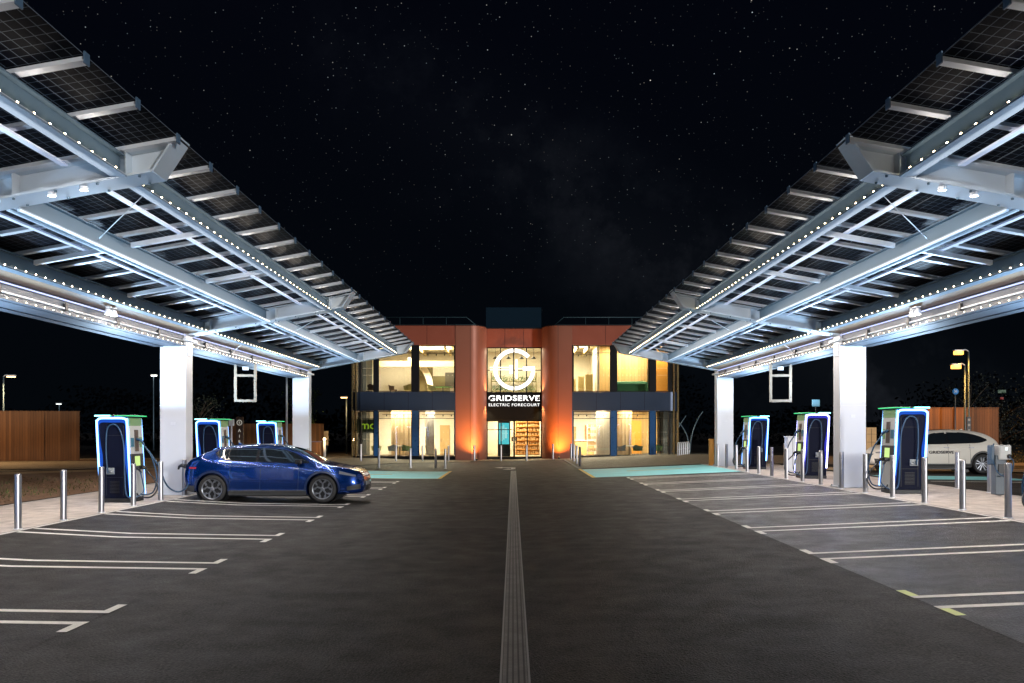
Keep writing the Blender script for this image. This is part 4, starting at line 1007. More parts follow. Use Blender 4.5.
# ceiling lights inside
LI=emis('interior_lamp',(1,.84,.55),6)
for (x,y,z) in [(-8,YB+2.5,3.47),(-5,YB+2.5,3.47),(5,YB+2.5,3.47),(8,YB+2.5,3.47),(-8,YB+2.5,7.59),(-4.8,YB+3,7.59),(4.6,YB+3,7.59),(7.4,YB+1.2,7.59),(0,YB+3.6,3.27),(0,YB+3.6,7.59),(9.7,YB+.9,7.59)]:
    bput(MB().box(x-.5,x+.5,y-.12,y+.12,z-.02,z),'ceiling_light',LI)
WA=(1,.87,.62)
for nm_,x,y,z,sx,sy,pw in [('l1',-6.6,YB+2.6,3.40,4.5,1.5,190),('r1',5.0,YB+2.6,3.40,2.5,1.5,150),('r1b',8.3,YB+2.2,3.40,2.2,1.2,70),('l2',-6.6,YB+2.6,7.50,5,2,230),('r2',4.6,YB+3.2,7.50,1.4,2.5,100),('r2b',7.4,YB+1.2,7.50,2.6,.8,60),('r2c',9.7,YB+.8,7.5,.6,.5,16),('c1',0,YB+4.2,3.2,2,2,60),('c2',0,YB+4.2,7.5,2.4,2,50)]:
    area('room_light',(x,y,z),(0,0,0),sx,sy,pw*6.6,WA)
# track lights and spotlights
for x0,x1,z,y in ((-8.6,-6.6,2.95,YB+1.2),(-6.0,-3.9,2.95,YB+1.2),(4.0,6.2,2.95,YB+1.2),(6.8,8.7,2.95,YB+1.2),(-5.9,-3.9,6.95,YB+1.3),(4.0,5.5,6.9,YB+1.3)):
    m=MB(); m.box(x0,x1,y,y+.04,z,z+.03)
    x=x0+.3
    while x<x1: m.tube([(x,y+.02,z),(x,y+.02,z-.10)],.035,8); x+=.55
    bput(m,'track_light',BLACK)
# things inside: chairs, tables, sofa, curtains, signs
def chair(x,y,z,col,label,rz=0,dark=False):
    r=empty('lounge_chair',(x,y,z),rz,label,'chair','chairs inside the building'); m=MB()
    rows=[]
    for i in range(9):
        a=R(-100+200*i/8); rows.append([(.30*math.sin(a),.26*math.cos(a),.40),(.34*math.sin(a),.30*math.cos(a),.62),(.36*math.sin(a),.33*math.cos(a),.80-.12*abs(math.sin(a)))])
    m.grid(rows); m.build('shell_back',col,r); MB().box(-.27,.27,-.25,.22,.38,.46,.02).build('seat',col,r)
    for a,b in ((-1,-1),(1,-1),(1,1),(-1,1)): MB().tube([(a*.18,b*.16,.38),(a*.24,b*.22,0)],.015,6).build('leg',BLACK if dark else mat('pale_wood',(.5,.35,.2),.5),r)
GRN=mat('sage_green_fabric',(.18,.30,.10),.8); OLV=mat('olive_fabric',(.42,.40,.18),.8); BRN=mat('brown_leather',(.10,.06,.04),.6); GRY=mat('grey_fabric',(.22,.24,.22),.8)
chair(-9.2,YB+1.0,4.16,BRN,'brown armchair at the upper left corner window',R(160),True)
chair(-7.9,YB+1.4,4.16,BRN,'thin dark chair behind the upper middle left window',R(100),True)
chair(-6.85,YB+1.1,4.16,OLV,'olive tub chair beside the arch upstairs on the left',R(200)); chair(-5.3,YB+1.1,4.16,OLV,'olive tub chair left of the green table upstairs',R(120))
chair(-9.0,YB+1.3,.2,OLV,'olive chair under the green wall sign downstairs',R(190)); chair(-7.9,YB+1.2,.2,GRY,'grey chair left before the left curtain',R(200)); chair(-7.0,YB+1.2,.2,GRN,'green chair right before the left curtain',R(150))
chair(7.1,YB+1.2,.2,GRY,'grey chair at the left of the right hand cafe table',R(230)); chair(8.2,YB+1.2,.2,GRN,'green chair at the right of the right hand cafe table',R(150)); chair(9.5,YB+1.3,.2,GRN,'sage green chair behind the lower right end window',R(170))
def table(x,y,z,r_,h,mt,label):
    t=empty('round_table',(x,y,z),0,label,'table'); MB().lathe([(0,h),(r_,h),(r_,h-.04),(0,h-.04)],28).build('tabletop',mt,t); MB().lathe([(.03,h-.04),(.03,.03),(.22,.01),(.22,0)],16).build('pedestal',BLACK,t)
table(-4.6,YB+1.1,4.16,.62,.62,mat('green_top',(.12,.42,.10),.5),'bright green round table behind the upper window beside the left pillar')
table(7.65,YB+1.3,.2,.40,.72,mat('white_top',(.75,.72,.66),.5),'white cafe table between two chairs downstairs on the right'); table(-7.45,YB+1.3,.2,.4,.72,mat('white_top',(.75,.72,.66),.5),'white cafe table before the left downstairs curtain')
so=empty('curved_sofa',(7.75,YB+1.0,4.16),0,'dark green rounded sofa back behind the upper right window','sofa')
m=MB(); m.box(-1.1,1.1,-.2,.25,.15,.98,.19); m.build('backrest',mat('dark_green_velvet',(.03,.13,.06),.8),so); MB().box(-1.0,1.0,.25,.8,.1,.45,.06).build('seat',mat('dark_green_velvet',(.03,.13,.06),.8),so)
def curtain(x0,x1,y,z0,z1,mt,label,n=60):
    rows=[[(x0+(x1-x0)*i/n, y+.06*math.sin(i*1.9)+.02*math.sin(i*.7), z) for i in range(n+1)] for z in (z0,z1)]
    o=MB().grid(rows).build('curtain',mt); tag(o,label,'curtain')
curtain(-8.2,-6.4,YB+2.6,.22,3.3,CURT,'tan pleated curtain behind the lower middle left window'); curtain(-5.9,-5.3,YB+2.6,.22,3.3,mat('grey_curtain',(.55,.50,.45),.85),'grey curtain edge left of the brightest lower left room')
curtain(5.6,6.5,YB+2.6,.22,3.3,mat('cream_curtain',(.72,.62,.48),.85),'cream curtain downstairs in the first right window'); curtain(6.7,8.0,YB+2.6,.22,3.3,CURT,'tan pleated curtain behind the right cafe table')
ws=empty('wall_sign',(-9.75,YB+2.0,2.25),0,'dark wall sign with green lettering behind the lower left window','sign')
MB().box(-.75,.75,0,.06,-.5,.42).build('board',mat('dark_olive_board',(.02,.03,.015),.5),ws); textobj('lettering','mo',.75,emis('sign_green',(.40,.62,.04),.5),ws,(.1,-.02,.0),(R(90),0,0),.005,.01,1.1)
dsn=empty('digital_screen',(-.60,YC+.6,.2),0,'cyan glowing digital totem inside the entrance doors','screen')
MB().box(-.42,.42,0,.14,0,2.35,.02).build('casing',BLACK,dsn); s_=MB().box(-.34,.34,-.012,0,.80,2.22).build('display',emis('cyan_display',(.10,.62,.70),1.1),dsn)
m=MB()
for x0,x1,z0,z1 in ((-.25,-.1,1.0,2.0),(.05,.2,1.2,1.9),(-.2,.25,1.5,1.56),(-.05,.02,1.1,2.1)): m.box(x0,x1,-.018,-.013,z0,z1)
m.build('display_graphic',emis('pale_cyan',(.45,.9,.9),1.0),dsn)
sh=empty('display_shelving',(1.05,YB+5.0,.2),0,'orange timber shelving inside the entrance, right of the doors','shelf')
m=MB(); m.box(-.85,1.0,.3,.36,0,2.9)
for i in range(9): m.box(-.85,1.0,0,.3,.05+i*.32,.09+i*.32)
m.box(-.88,-.84,0,.3,0,2.9); m.box(1.0,1.04,0,.3,0,2.9); m.build('shelf_unit',mat('orange_timber',(.62,.28,.06),.6),sh)
m=MB(); rq=random.Random(5)
for i in range(8):
    x=-.75
    while x<.9: w=rq.uniform(.06,.14); m.box(x,x+w,.05,.22,.095+i*.32,.095+i*.32+rq.uniform(.1,.2)); x+=w+rq.uniform(.02,.12)
m.build('goods',mat('goods',(.6,.35,.15),.6,0,.6,4),sh)
ct=empty('counter',(4.9,YB+4.0,.2),0,'pale timber counter in the bright lower right room','counter'); MB().box(-.6,.7,0,.6,0,1.0,.02).build('front',mat('pale_timber_front',(.6,.42,.18),.6),ct); MB().box(-.65,.75,-.05,.65,1.0,1.05).build('worktop',WHITEP,ct)
rk=empty('display_cabinet',(5.35,YB+3.0,.2),0,'white display rack behind the lower window right of the right pillar','rack'); m=MB()
for i in range(5): m.box(-.3,.3,-.15,.15,.3+i*.4,.33+i*.4)
m.box(-.33,-.3,-.15,.15,0,2.1); m.box(.3,.33,-.15,.15,0,2.1); m.build('frame',WHITEP,rk); m=MB()
for i in range(5):
    for q in range(4): m.box(-.26+q*.14,-.17+q*.14,-.1,.08,.335+i*.4,.335+i*.4+.2)
m.build('goods',mat('goods',(.6,.35,.15),.6,0,.6,4),rk)
for i,x in enumerate((4.15,4.55,5.0)):
    lk=empty('booth_screen',(x,YB+2.2+.5*(2-i),4.16),0,['lowest pale booth screen at the left of the upper right room','middle pale booth screen in the upper right room','widest yellow booth screen in the upper right room'][i],'screen','booth screens upstairs'); MB().box(-.14,.14+.1*i,0,.5,0,1.3+.12*i,.02).build('screen_board',mat('pale_yellow_board',(.72,.60,.28),.7),lk)

# ------------------------------------------------------------------ uplights by the pillars
def uplight(x,y,z,label):
    r=empty('uplight',(x,y,z),0,label,'uplight'); MB().lathe([(.06,.0),(.07,.08),(.06,.14),(0,.14)],16).build('housing',BLACK,r); MB().lathe([(0,.143),(.05,.143)],16).build('lens',emis('amber_lens',(1,.5,.1),8),r)
uplight(2.9,54.9,gz(2.9)+.02,'small amber uplight set in the paving before the right curved pillar'); spot('pillar_light',(2.9,54.9,.36),(2.65,56.05,5.0),1700,(1,.38,.05),150,1)
uplight(-2.3,54.95,gz(-2.3)+.02,'small amber uplight set in the paving before the left curved pillar'); spot('pillar_light',(-2.3,54.95,.30),(-2.15,56.1,5.0),1500,(1,.46,.10),150,1)
for x,tx in ((-1.50,-1.9),(1.66,2.05)):
    r=empty('wall_lamp',(x,56.9,4.0),0,'small up and down wall lamp %s of the lit sign lettering'%('left' if x<0 else 'right'),'lamp'); MB().box(-.05,.05,-.06,.06,-.12,.12,.01).build('housing',BLACK,r)
    MB().box(-.04,.04,-.05,.05,.121,.128).build('lens',emis('wall_lamp_lens',(1,.85,.6),10),r)
    sg=-1 if x<0 else 1
    for zz,tz in ((4.2,7.8),(3.8,.5)): spot('wall_light',(x,56.9,zz),(x+sg*.55,56.9,tz),420,(1,.72,.36),80,.9)

# ------------------------------------------------------------------ surroundings
def fence(x0,x1,y0,y1,z0,z1,label):
    L=math.hypot(x1-x0,y1-y0); r=empty('timber_fence',(x0,y0,z0),math.atan2(y1-y0,x1-x0),label,'fence')
    MB().box(0,L,-.02,.03,0,z1-z0).build('boards',FENCEM,r); MB().box(-.02,L+.02,-.05,.06,z1-z0,z1-z0+.05).build('capping',FENCEM,r)
    x=1.8
    while x<L: MB().box(x,x+.12,-.09,-.021,0,z1-z0-.02).build('fence_post',FENCEM,r); x+=2.9
fence(-33,-26.4,51.5,53.0,.05,3.05,'tall timber board fence at the far left beside a street lamp')
fence(23.6,28.0,50.2,50.2,.1,3.2,'orange lit timber board fence behind the white car')
def lamp(px,py,d,px_pole,arm,label,power,col,ground=None,group=None,h=None,es=25):
    head=P(px,py,d); base=P(px_pole,py,d); z0=gz(base.x)
    r=empty('street_lamp',(base.x,d,z0),0,label,'street lamp',group); H=head.z-z0
    m=MB(); m.tube([(0,0,0),(0,0,1.2),(0,0,H+.02)],[.07,.055,.04],10); m.build('pole',STEELD,r)
    dx=head.x-base.x
    if abs(dx)>.05: MB().tube(spline([(0,0,H),(dx*.3,0,H+.10),(dx*.7,0,H+.08)]),.03,8).build('arm',GALV,r)
    s=1 if dx>=0 else -1
    m=MB(); m.box(dx-.28,dx+.28,-.12,.12,H+.02,H+.11,.03); hd=m.build('lamp_head',GALV,r)
    if es==4:
        m=MB(); m.lathe([(.20*math.sin(R(a)),-.10*math.cos(R(a))) for a in range(0,181,20)],16,(dx,0,H-.03)); m.build('lens',emis('amber_globe',col,6),hd)
    MB().box(dx-.24,dx+.24,-.12,.12,H+.018-(.20 if es==4 else .07),H+.018,.03).build('lens',emis('lamp_lens_%d'%es,col,es),hd)
    if power: spot('street_light',(head.x,d-.7,head.z-.2),(head.x,d-.7,0),power,col,165,.5,.12)
lamp(11,376.5,54,3.5,1,'warm street lamp standing behind the left timber fence',500,(1,.62,.28),es=5)
lamp(58.8,404,90,59.2,1,'short far lamp rising over the end of the left fence',0,(.8,.85,.8),es=3)
lamp(154,375.5,80,153.5,1,'small pale lamp on a dark pole left of the near left column',0,(1,.95,.8),es=9)
lamp(344,397.5,66,346.5,1,'orange street lamp left of the building corner',260,(1,.55,.22),es=5)
lamp(958.5,351.5,49,968.7,1,'taller of the two orange street lamps above the right fence',700,(1,.42,.08),es=4)
lamp(956,365.5,47.5,965,1,'lower of the two orange street lamps above the right fence',600,(1,.42,.08),es=4)
lamp(-70,362,47,-82,1,'warm street lamp just outside the left edge, lighting the fence',1300,(1,.6,.28),es=30)
# plain thin column behind far left column
pl=empty('lamp_post',(P(286.7,430,44).x,44,gz(-11)),0,'thin grey post rising behind the blue car, left of the far left column','post'); MB().tube([(0,0,0),(0,0,4.9)],[.06,.045],10).build('pole',GALV,pl); MB().lathe([(0,4.98),(.07,4.95),(.07,4.9)],12).build('cap',GALV,pl)
ps=empty('pay_post',(P(231.5,430,40).x,40,gz(-12)),0,'slim grey post with a small round head beside the second left charger','post'); MB().tube([(0,0,0),(0,0,2.1)],.04,8).build('pole',GALV,ps); MB().box(-.12,.12,-.05,.05,2.0,2.3,.02).build('head',GALV,ps)
# vertical totem with letters
tt=P(239.8,430,42); to=empty('totem_sign',(tt.x,42,gz(tt.x)),0,'tall brown totem sign with ring emblem and vertical letters AIR &','sign')
MB().box(-.18,.18,-.05,.05,0,2.45,.01).build('board',mat('totem_brown',(.05,.03,.02),.5),to)
TW=emis('totem_letter',(.8,.75,.65),.45)
for i,ch in enumerate('AIR&'): textobj('letter',ch,.20,TW,to,(0,-.056,1.78-i*.27),(R(90),0,0),.002,.004)
m=MB()
for i in range(24):
    a0,a1=2*math.pi*i/24,2*math.pi*(i+1)/24
    c=lambda r,a,y:(r*math.cos(a),y,2.17+r*math.sin(a))
    m.hexa([c(.10,a0,-.06),c(.135,a0,-.06),c(.135,a0,-.052),c(.10,a0,-.052),c(.10,a1,-.06),c(.135,a1,-.06),c(.135,a1,-.052),c(.10,a1,-.052)])
m.box(-.03,-.01,-.06,-.052,2.12,2.22); m.box(.01,.03,-.06,-.052,2.10,2.24); m.build('ring_emblem',TW,to)
# grey cabinet, orange cabinet, pedestal charger, timber post, bike shelter, racks, signs
q=P(792.8,470,33.5); gc_=empty('utility_cabinet',(q.x,33.5,gz(q.x)),0,'grey steel utility cabinet behind the violet lit charger','cabinet')
MB().box(-.20,.20,0,.4,0,1.30,.015).build('body',GALV,gc_); MB().box(-.23,.23,-.02,.42,1.30,1.36,.01).build('lid',GALV,gc_); MB().box(-.005,.005,-.008,0,.1,1.25).build('door_seam',BLACK,gc_); MB().box(.05,.09,-.02,0,.6,.75).build('handle',BLACK,gc_)
q=P(871.5,449,38); oc=empty('timber_cabinet',(q.x,38,gz(q.x)),0,'lit orange timber cabinet between the near right column and the charger','cabinet')
MB().box(-.22,.22,0,.4,0,1.75,.01).build('body',mat('orange_cabinet',(.62,.38,.16),.6),oc); m=MB()
for z in (.4,.75,1.1,1.45): m.box(-.19,.19,-.008,0,z,z+.012)
m.box(-.006,.006,-.009,0,.1,1.7); m.build('panel_joint',mat('dark_joint',(.1,.05,.02),.7),oc)
q=P(999,496,21.2); pd=empty('pedestal_charger',(q.x-.03,21.0,gz(q.x)+.03),0,'grey pedestal charger with white socket box at the back of the right pavement','ev charger')
MB().box(-.16,.12,0,.22,0,.95,.012).build('post',mat('pedestal_grey',(.09,.115,.14),.5,.1),pd); MB().box(-.10,.20,-.05,.24,.84,1.20,.03).build('socket_box',CHWHITE,pd)
m=MB(); m.lathe([(0,-.075),(.05,-.075),(.05,-.05)],14,(.13,0,.93),'y'); m.build('socket',BLACK,pd); MB().box(.04,.10,-.056,-.05,1.07,1.14).build('display',emis('tiny_display',(.9,1,1),1.5),pd)
MB().box(-.10,.12,-.02,0,.52,.74,.005).build('holster',BLACK,pd); MB().tube(spline([(.13,-.07,.92),(.2,-.12,.8),(.16,-.1,.55),(0,-.1,.45),(-.16,-.08,.55),(-.22,.0,.8),(-.23,.05,1.05),(-.15,.1,1.23)]),.016,8).build('cable',CABLE,pd)
MB().box(-.27,-.18,0,.2,.72,1.2,.03).build('cable_hook',mat('cable_hook_blue',(.05,.09,.14),.4),pd)
q=P(711.3,466,39.5); tp_=empty('timber_post',(q.x,39.5,gz(q.x)),0,'square orange timber post left of the far right column','post'); MB().box(-.1,.1,-.1,.1,0,1.15,.01).build('shaft',mat('orange_timber',(.62,.28,.06),.6),tp_); MB().box(-.12,.12,-.12,.12,1.15,1.2,.01).build('cap',mat('orange_timber',(.62,.28,.06),.6),tp_)
d=58; q0=P(690,452,d); bs=empty('cycle_shelter',(q0.x,d,gz(q0.x)),0,'curved steel cycle shelter with bowed arms right of the building','shelter')
def rel(px,py,dd=d): v=P(px,py,dd); return (v.x-q0.x,dd-d,v.z-gz(q0.x))
for dd in (57,61):
    MB().tube(spline([rel(690,453,dd),rel(691,440,dd),rel(694,428,dd),rel(699,417,dd),rel(703,411.5,dd)]),.03,8).build('arm',STEELD,bs)
    MB().tube(spline([rel(689,450,dd),rel(687,436,dd),rel(681,425,dd),rel(676,420,dd)]),.03,8).build('arm',STEELD,bs)
    MB().tube(spline([rel(676,433,dd),rel(680,425,dd),rel(686,415.5,dd)]),.025,8).build('arm',STEELD,bs)
rows=[[Vector(rel(px,py,dd)) for px,py in ((676,417),(684,414.5),(692,412.3),(700,411.2),(708,411.2))] for dd in (56.5,61.5)]
MB().grid(rows).build('roof_sheet',glass('shelter_sheet',(.5,.6,.65),.2,.25),bs)
for i in range(6):
    px=678.5+2.0*i; dd=54+.6*i; v=P(px,456,dd)
    r=empty('cycle_stand',(v.x,dd,gz(v.x)),R(70),'tubular steel cycle stand beside the shelter, %s from the left'%['first','second','third','fourth','fifth','sixth'][i],'cycle stand','row of cycle stands by the shelter')
    MB().tube(spline([(-.3,0,0),(-.3,0,.6),(-.22,0,.78),(0,0,.82),(.22,0,.78),(.3,0,.6),(.3,0,0)]),.03,8).build('hoop',GALV,r); MB().tube([(-.3,0,.4),(.3,0,.4)],.02,8).build('crossbar',GALV,r)
def rsign(px,py,d,rad,mt,label,txt=None):
    v=P(px,py,d); r=empty('road_sign',(v.x,d,gz(v.x)),0,label,'sign'); h=v.z-gz(v.x)
    MB().tube([(0,0.03,0),(0,0.03,h)],.03,8).build('pole',STEELD,r); m=MB(); m.lathe([(0,-.02),(rad,-.02),(rad,.0),(0,0)],24,(0,0,h),'y'); m.build('disc',mt,r)
    if txt: textobj('symbol',txt,rad*1.1,mat('sign_white_paint',(.8,.8,.8),.5),r,(0,-.026,h),(R(90),0,0),.001)
rsign(955.4,391.5,46,.16,mat('sign_blue',(.05,.20,.50),.4,emit=(.05,.25,.6),es=.25),'small round blue road sign left of the two orange lamps','30')
v=P(816,403,30); cs=empty('camera_sign',(v.x,30,gz(v.x)),0,'small dim teal panel on a thin post above the violet lit charger','sign'); hh=v.z-gz(v.x); MB().box(-.14,.14,0,.03,hh-.12,hh+.12,.02).build('panel',mat('dim_teal',(.05,.12,.15),.4,emit=(.03,.2,.25),es=.12),cs); MB().tube([(0,.04,0),(0,.04,hh)],.012,6).build('post',BLACK,cs)
v=P(967.5,425,47.3); tb=empty('notice_panel',(v.x,47.3,0),0,'narrow black notice panel with pale symbols strapped to the orange lamp poles','sign'); hh=v.z
MB().box(-.11,.11,-.16,-.10,hh-.45,hh+.45,.01).build('board',BLACK,tb); m=MB()
for z in (-.3,0,.28): m.box(-.06,.06,-.165,-.161,hh+z-.06,hh+z+.06)
m.build('symbol',mat('sign_grey',(.35,.35,.33),.5),tb)
v=P(1002,391.5,55); tl=empty('direction_sign',(v.x,55,gz(v.x)),0,'dim green sign over a red tag on a dark post at the far right','sign'); hh=v.z-gz(v.x)
MB().tube([(0,.05,0),(0,.05,hh)],.04,8).build('post',BLACK,tl); MB().box(-.25,.25,0,.03,hh-.10,hh+.10).build('panel',mat('dim_green',(.04,.12,.06),.5,emit=(.03,.12,.06),es=.1),tl); MB().box(-.10,.10,0,.03,hh-.5,hh-.36).build('tag',mat('dim_red',(.3,.03,.03),.5,emit=(.4,.03,.03),es=.25),tl)
# terrace left of the building: bollard light, banner, bench
v=P(324.5,460,58); bl_=empty('bollard_light',(v.x,58,gz(v.x)),0,'short glowing garden bollard lamp left of the building','lamp'); MB().tube([(0,0,0),(0,0,1.15)],.09,10).build('post',KERB,bl_); MB().lathe([(.09,1.15),(.09,1.25),(.0,1.3)],12).build('lamp_head',emis('garden_lamp',(1,.72,.4),12),bl_); point('garden_light',(v.x-.1,57.5,1.3),60,(1,.62,.3),.1)
v=P(322.5,452,61); bn=empty('picture_board',(v.x,61,gz(v.x)),R(10),'tan picture board standing behind the garden lamp','board'); MB().box(-.40,.40,0,.05,.75,1.75,.01).build('board',mat('tan_picture',(.55,.38,.22),.7,0,.6,3),bn); MB().tube([(-.3,.03,0),(-.3,.03,.8)],.03,6).build('leg',BLACK,bn); MB().tube([(.3,.03,0),(.3,.03,.8)],.03,6).build('leg',BLACK,bn)
for x0 in (315,):
    v=P(316,458,58.5); w_=empty('timber_planter',(v.x,58.5,gz(v.x)),0,'low timber clad planter right of the far left column','planter'); MB().box(-.45,.25,0,.5,0,1.0,.02).build('box',FENCEM,w_); MB().box(-.48,.28,-.03,.53,1.0,1.05).build('rim',mat('planter_rim',(.1,.1,.2),.5),w_)
v=P(307,448,56); hd_=empty('timber_fence',(v.x-3,60,gz(v.x)),0,'low timber fence seen between the far left column and the lamp post','fence'); MB().box(-3.5,3.2,0,.05,0,2.2).build('boards',FENCEM,hd_); MB().box(-3.52,3.22,-.02,.07,2.2,2.25).build('capping',FENCEM,hd_)
# red car tail light far left behind the charger
def tree(x,y,h,cr,seed,mt,label,n=1400,leaf=.16,grp=None):
    rr=random.Random(seed); z0=gz(x); r=empty('tree',(x,y,z0),0,label,'tree',grp)
    m=MB(); m.tube([(0,0,0),(.05,0,h*.3),(-.05,.05,h*.6),(0,0,h*.85)],[.16,.12,.08,.03],8)
    cl=[]
    for k in range(11):
        a=rr.uniform(0,6.28); e=rr.uniform(.3,.95); ln=cr*rr.uniform(.4,1)*(1.1-.5*abs(e-.55)); t=Vector((math.cos(a)*ln,math.sin(a)*ln,h*e+.15*h)); s=Vector((0,0,h*max(.25,e-.15)))
        m.tube([s,(s+t)/2+Vector((0,0,.1)),t],[.05,.03,.012],6); cl.append(t); cl.append((s+t)/2)
    m.build('trunk',mat('bark',(.07,.05,.035),.9),r); m=MB()
    for i in range(n):
        c=cl[rr.randrange(len(cl))]; d_=Vector((rr.gauss(0,1),rr.gauss(0,1),rr.gauss(0,.8)))*cr*.22; p=c+d_; s=leaf*rr.uniform(.5,1.2)
        a=Vector((rr.gauss(0,1),rr.gauss(0,1),rr.gauss(0,1))).normalized(); b=a.cross(Vector((rr.gauss(0,1),rr.gauss(0,1),rr.gauss(0,1)))).normalized()
        m.add([p-a*s*.5,p+b*s*.28,p+a*s*.5,p-b*s*.28],[(0,1,2,3)])
    m.build('crown',mt,r)
LF=mat('leaf_green',(.05,.10,.012),.6,0,.5,1.5); LFD=mat('leaf_dark',(.012,.018,.010),.7,0,.5,1.5)
v=P(318,405,67); tree(v.x-1.0,66,4.6,1.5,1,LF,'small green tree lit by the orange lamp left of the building')
v=P(200,402,60); tree(v.x,60,3.6,1.3,2,LFD,'small dim leafy tree just right of the near left column')
v=P(1008,436,54); tree(v.x,55,3.6,2.2,4,LFD,'dark bushy tree right of the orange lit fence')
v=P(1030,436,54); tree(v.x,52,4.2,2.4,5,LFD,'dark tree at the right edge behind the pedestal charger')
v=P(985,436,60); tree(v.x,62,5.0,2.6,6,LFD,'tall dark tree rising behind the end of the right fence')
for i,px in enumerate((1000,1014,1028)):
    v=P(px,458,45); r=empty('shrub',(v.x,45,gz(v.x)),0,['low olive shrub left of the verge row by the pedestal charger','middle low olive shrub of the right verge','low olive shrub at the far right edge of the verge'][i],'shrub','shrubs on the right verge'); m=MB(); rr=random.Random(40+i)
    for k in range(420):
        p=Vector((rr.gauss(0,.35),rr.gauss(0,.3),abs(rr.gauss(0,.28)))); a=Vector((rr.gauss(0,1),rr.gauss(0,1),rr.gauss(0,1))).normalized(); b=a.orthogonal().normalized(); s=.09
        m.add([p-a*s*.5,p+b*s*.3,p+a*s*.5,p-b*s*.3],[(0,1,2,3)])
    m.build('foliage',mat('olive_leaf',(.05,.045,.015),.7,0,.4,2),r)
# far tree belt (uncountable, nearly black)
m=MB(); rr=random.Random(9)
for i in range(26000):
    x=rr.uniform(-150,150); y=rr.uniform(95,112); hmax=5.5+2.2*math.sin(x*.13)+1.6*math.sin(x*.37+1); z=rr.uniform(0,1)**.7*hmax; s=rr.uniform(.3,.7)
    p=Vector((x,y,z)); a=Vector((rr.gauss(0,1),rr.gauss(0,1),rr.gauss(0,1))).normalized(); b=a.orthogonal().normalized()
    m.add([p-a*s*.5,p+b*s*.35,p+a*s*.5,p-b*s*.35],[(0,1,2,3)])
tag(m.build('tree_belt',mat('far_foliage',(.0015,.002,.003),.95,spec=0)),'distant black belt of trees all along the horizon','trees',kind='stuff')

# ------------------------------------------------------------------ lights
for s in (-1,1):
    side='left' if s<0 else 'right'
    # light of the LED strings, aimed down and outwards over the bays
    for (ya,yb_) in ((3,11.2),(11.9,23.8),(24.5,37.9)):
        L=yb_-ya; k=s*R(-45)
        area('led_string_light',(s*5.02,(ya+yb_)/2,zb(5.14)-.08),(0,s*R(-38),0),.012,L,L*(20 if ya<24 else 26),(1,.89,.80))
        area('led_string_light',(s*8.385,(ya+yb_)/2,zb(8.5)-.05),(0,s*R(-19),0),.012,L,L*12,(1,.83,.70))
        area('led_string_light',(s*5.02,(ya+yb_)/2,zb(5.02)+.06),(0,s*R(162),0),.012,L,L*1.5,(1,.93,.88))
        area('led_string_light',(s*9.87,(ya+yb_)/2,4.235),(0,s*R(-28),0),.012,L,L*13,(1,.82,.68))
        area('rail_light',(s*6.96,(ya+yb_)/2,zb(6.96)+.03),(R(180),0,0),.02,L,L*1.0,(.45,.72,1))  # added upward fill for the roof underside, no fixture here
        area('rail_light',(s*6.62,(ya+yb_)/2,zb(6.62)+.03),(R(180),0,0),.02,L,L*1.0,(.45,.72,1))
    for y in (8.25,15.0,21.65,28.4,35.15):
        x0=s*9.45
        area('charger_top_light',(x0+s*.45,y+.4,2.36+gz(x0)),(R(180),0,0),.8,.75,340,(.54,.76,1.0))  # added upward fill to brighten the canopy underside
    # spots added under the nearest cross beam to brighten the columns
    for q in (5.65,6.07):
        r=empty('beam_light',(s*q,11.45,zb(q)-.004),0,'bluish white spotlight under the nearest %s cross beam, %s the road'%(side,'nearer' if q<6 else 'farther from'),'spotlight')
        MB().lathe([(0,0),(.05,0),(.06,-.05),(0,-.05)],14).build('housing',GALV,r); MB().lathe([(0,-.052),(.05,-.052)],14).build('lens',emis('beam_lens',(.7,.85,1),18),r)
        spot('beam_spot',(s*q,11.45,zb(q)-.09),(s*8.2,20,0),240,(.92,.96,1),95,.9,.30)
    spot('flood_spot',(s*8.78,18.87,zb(8.78)-.25),(s*9.3,24,1.0),260,(1,.95,.9),120,.9,.25)
# added low front fill sun + world
sd=bpy.data.lights.new('moon','SUN'); sd.energy=1.85; sd.angle=R(4); sd.color=(1,.97,.94); so_=bpy.data.objects.new('moon',sd); COL.objects.link(so_); so_.rotation_euler=Vector((-math.sin(R(40)),math.cos(R(40)),-math.tan(R(5)))).to_track_quat('-Z','Y').to_euler()
W=bpy.data.worlds.new('World'); sc.world=W; W.use_nodes=True; n=W.node_tree.nodes; l=W.node_tree.links; n.clear()
out=n.new('ShaderNodeOutputWorld'); bg=n.new('ShaderNodeBackground'); l.new(bg.outputs[0],out.inputs[0])
tc=n.new('ShaderNodeTexCoord'); nrm=n.new('ShaderNodeVectorMath'); nrm.operation='NORMALIZE'; l.new(tc.outputs['Generated'],nrm.inputs[0]); D=nrm.outputs[0]
sx=n.new('ShaderNodeSeparateXYZ'); l.new(D,sx.inputs[0])
def M(op,a,b=None,c=None,clamp=False):
    q=n.new('ShaderNodeMath'); q.operation=op; q.use_clamp=clamp
    for i,v_ in enumerate((a,b,c)):
        if v_ is None: continue
        if isinstance(v_,(int,float)): q.inputs[i].default_value=v_
        else: l.new(v_,q.inputs[i])
    return q.outputs[0]
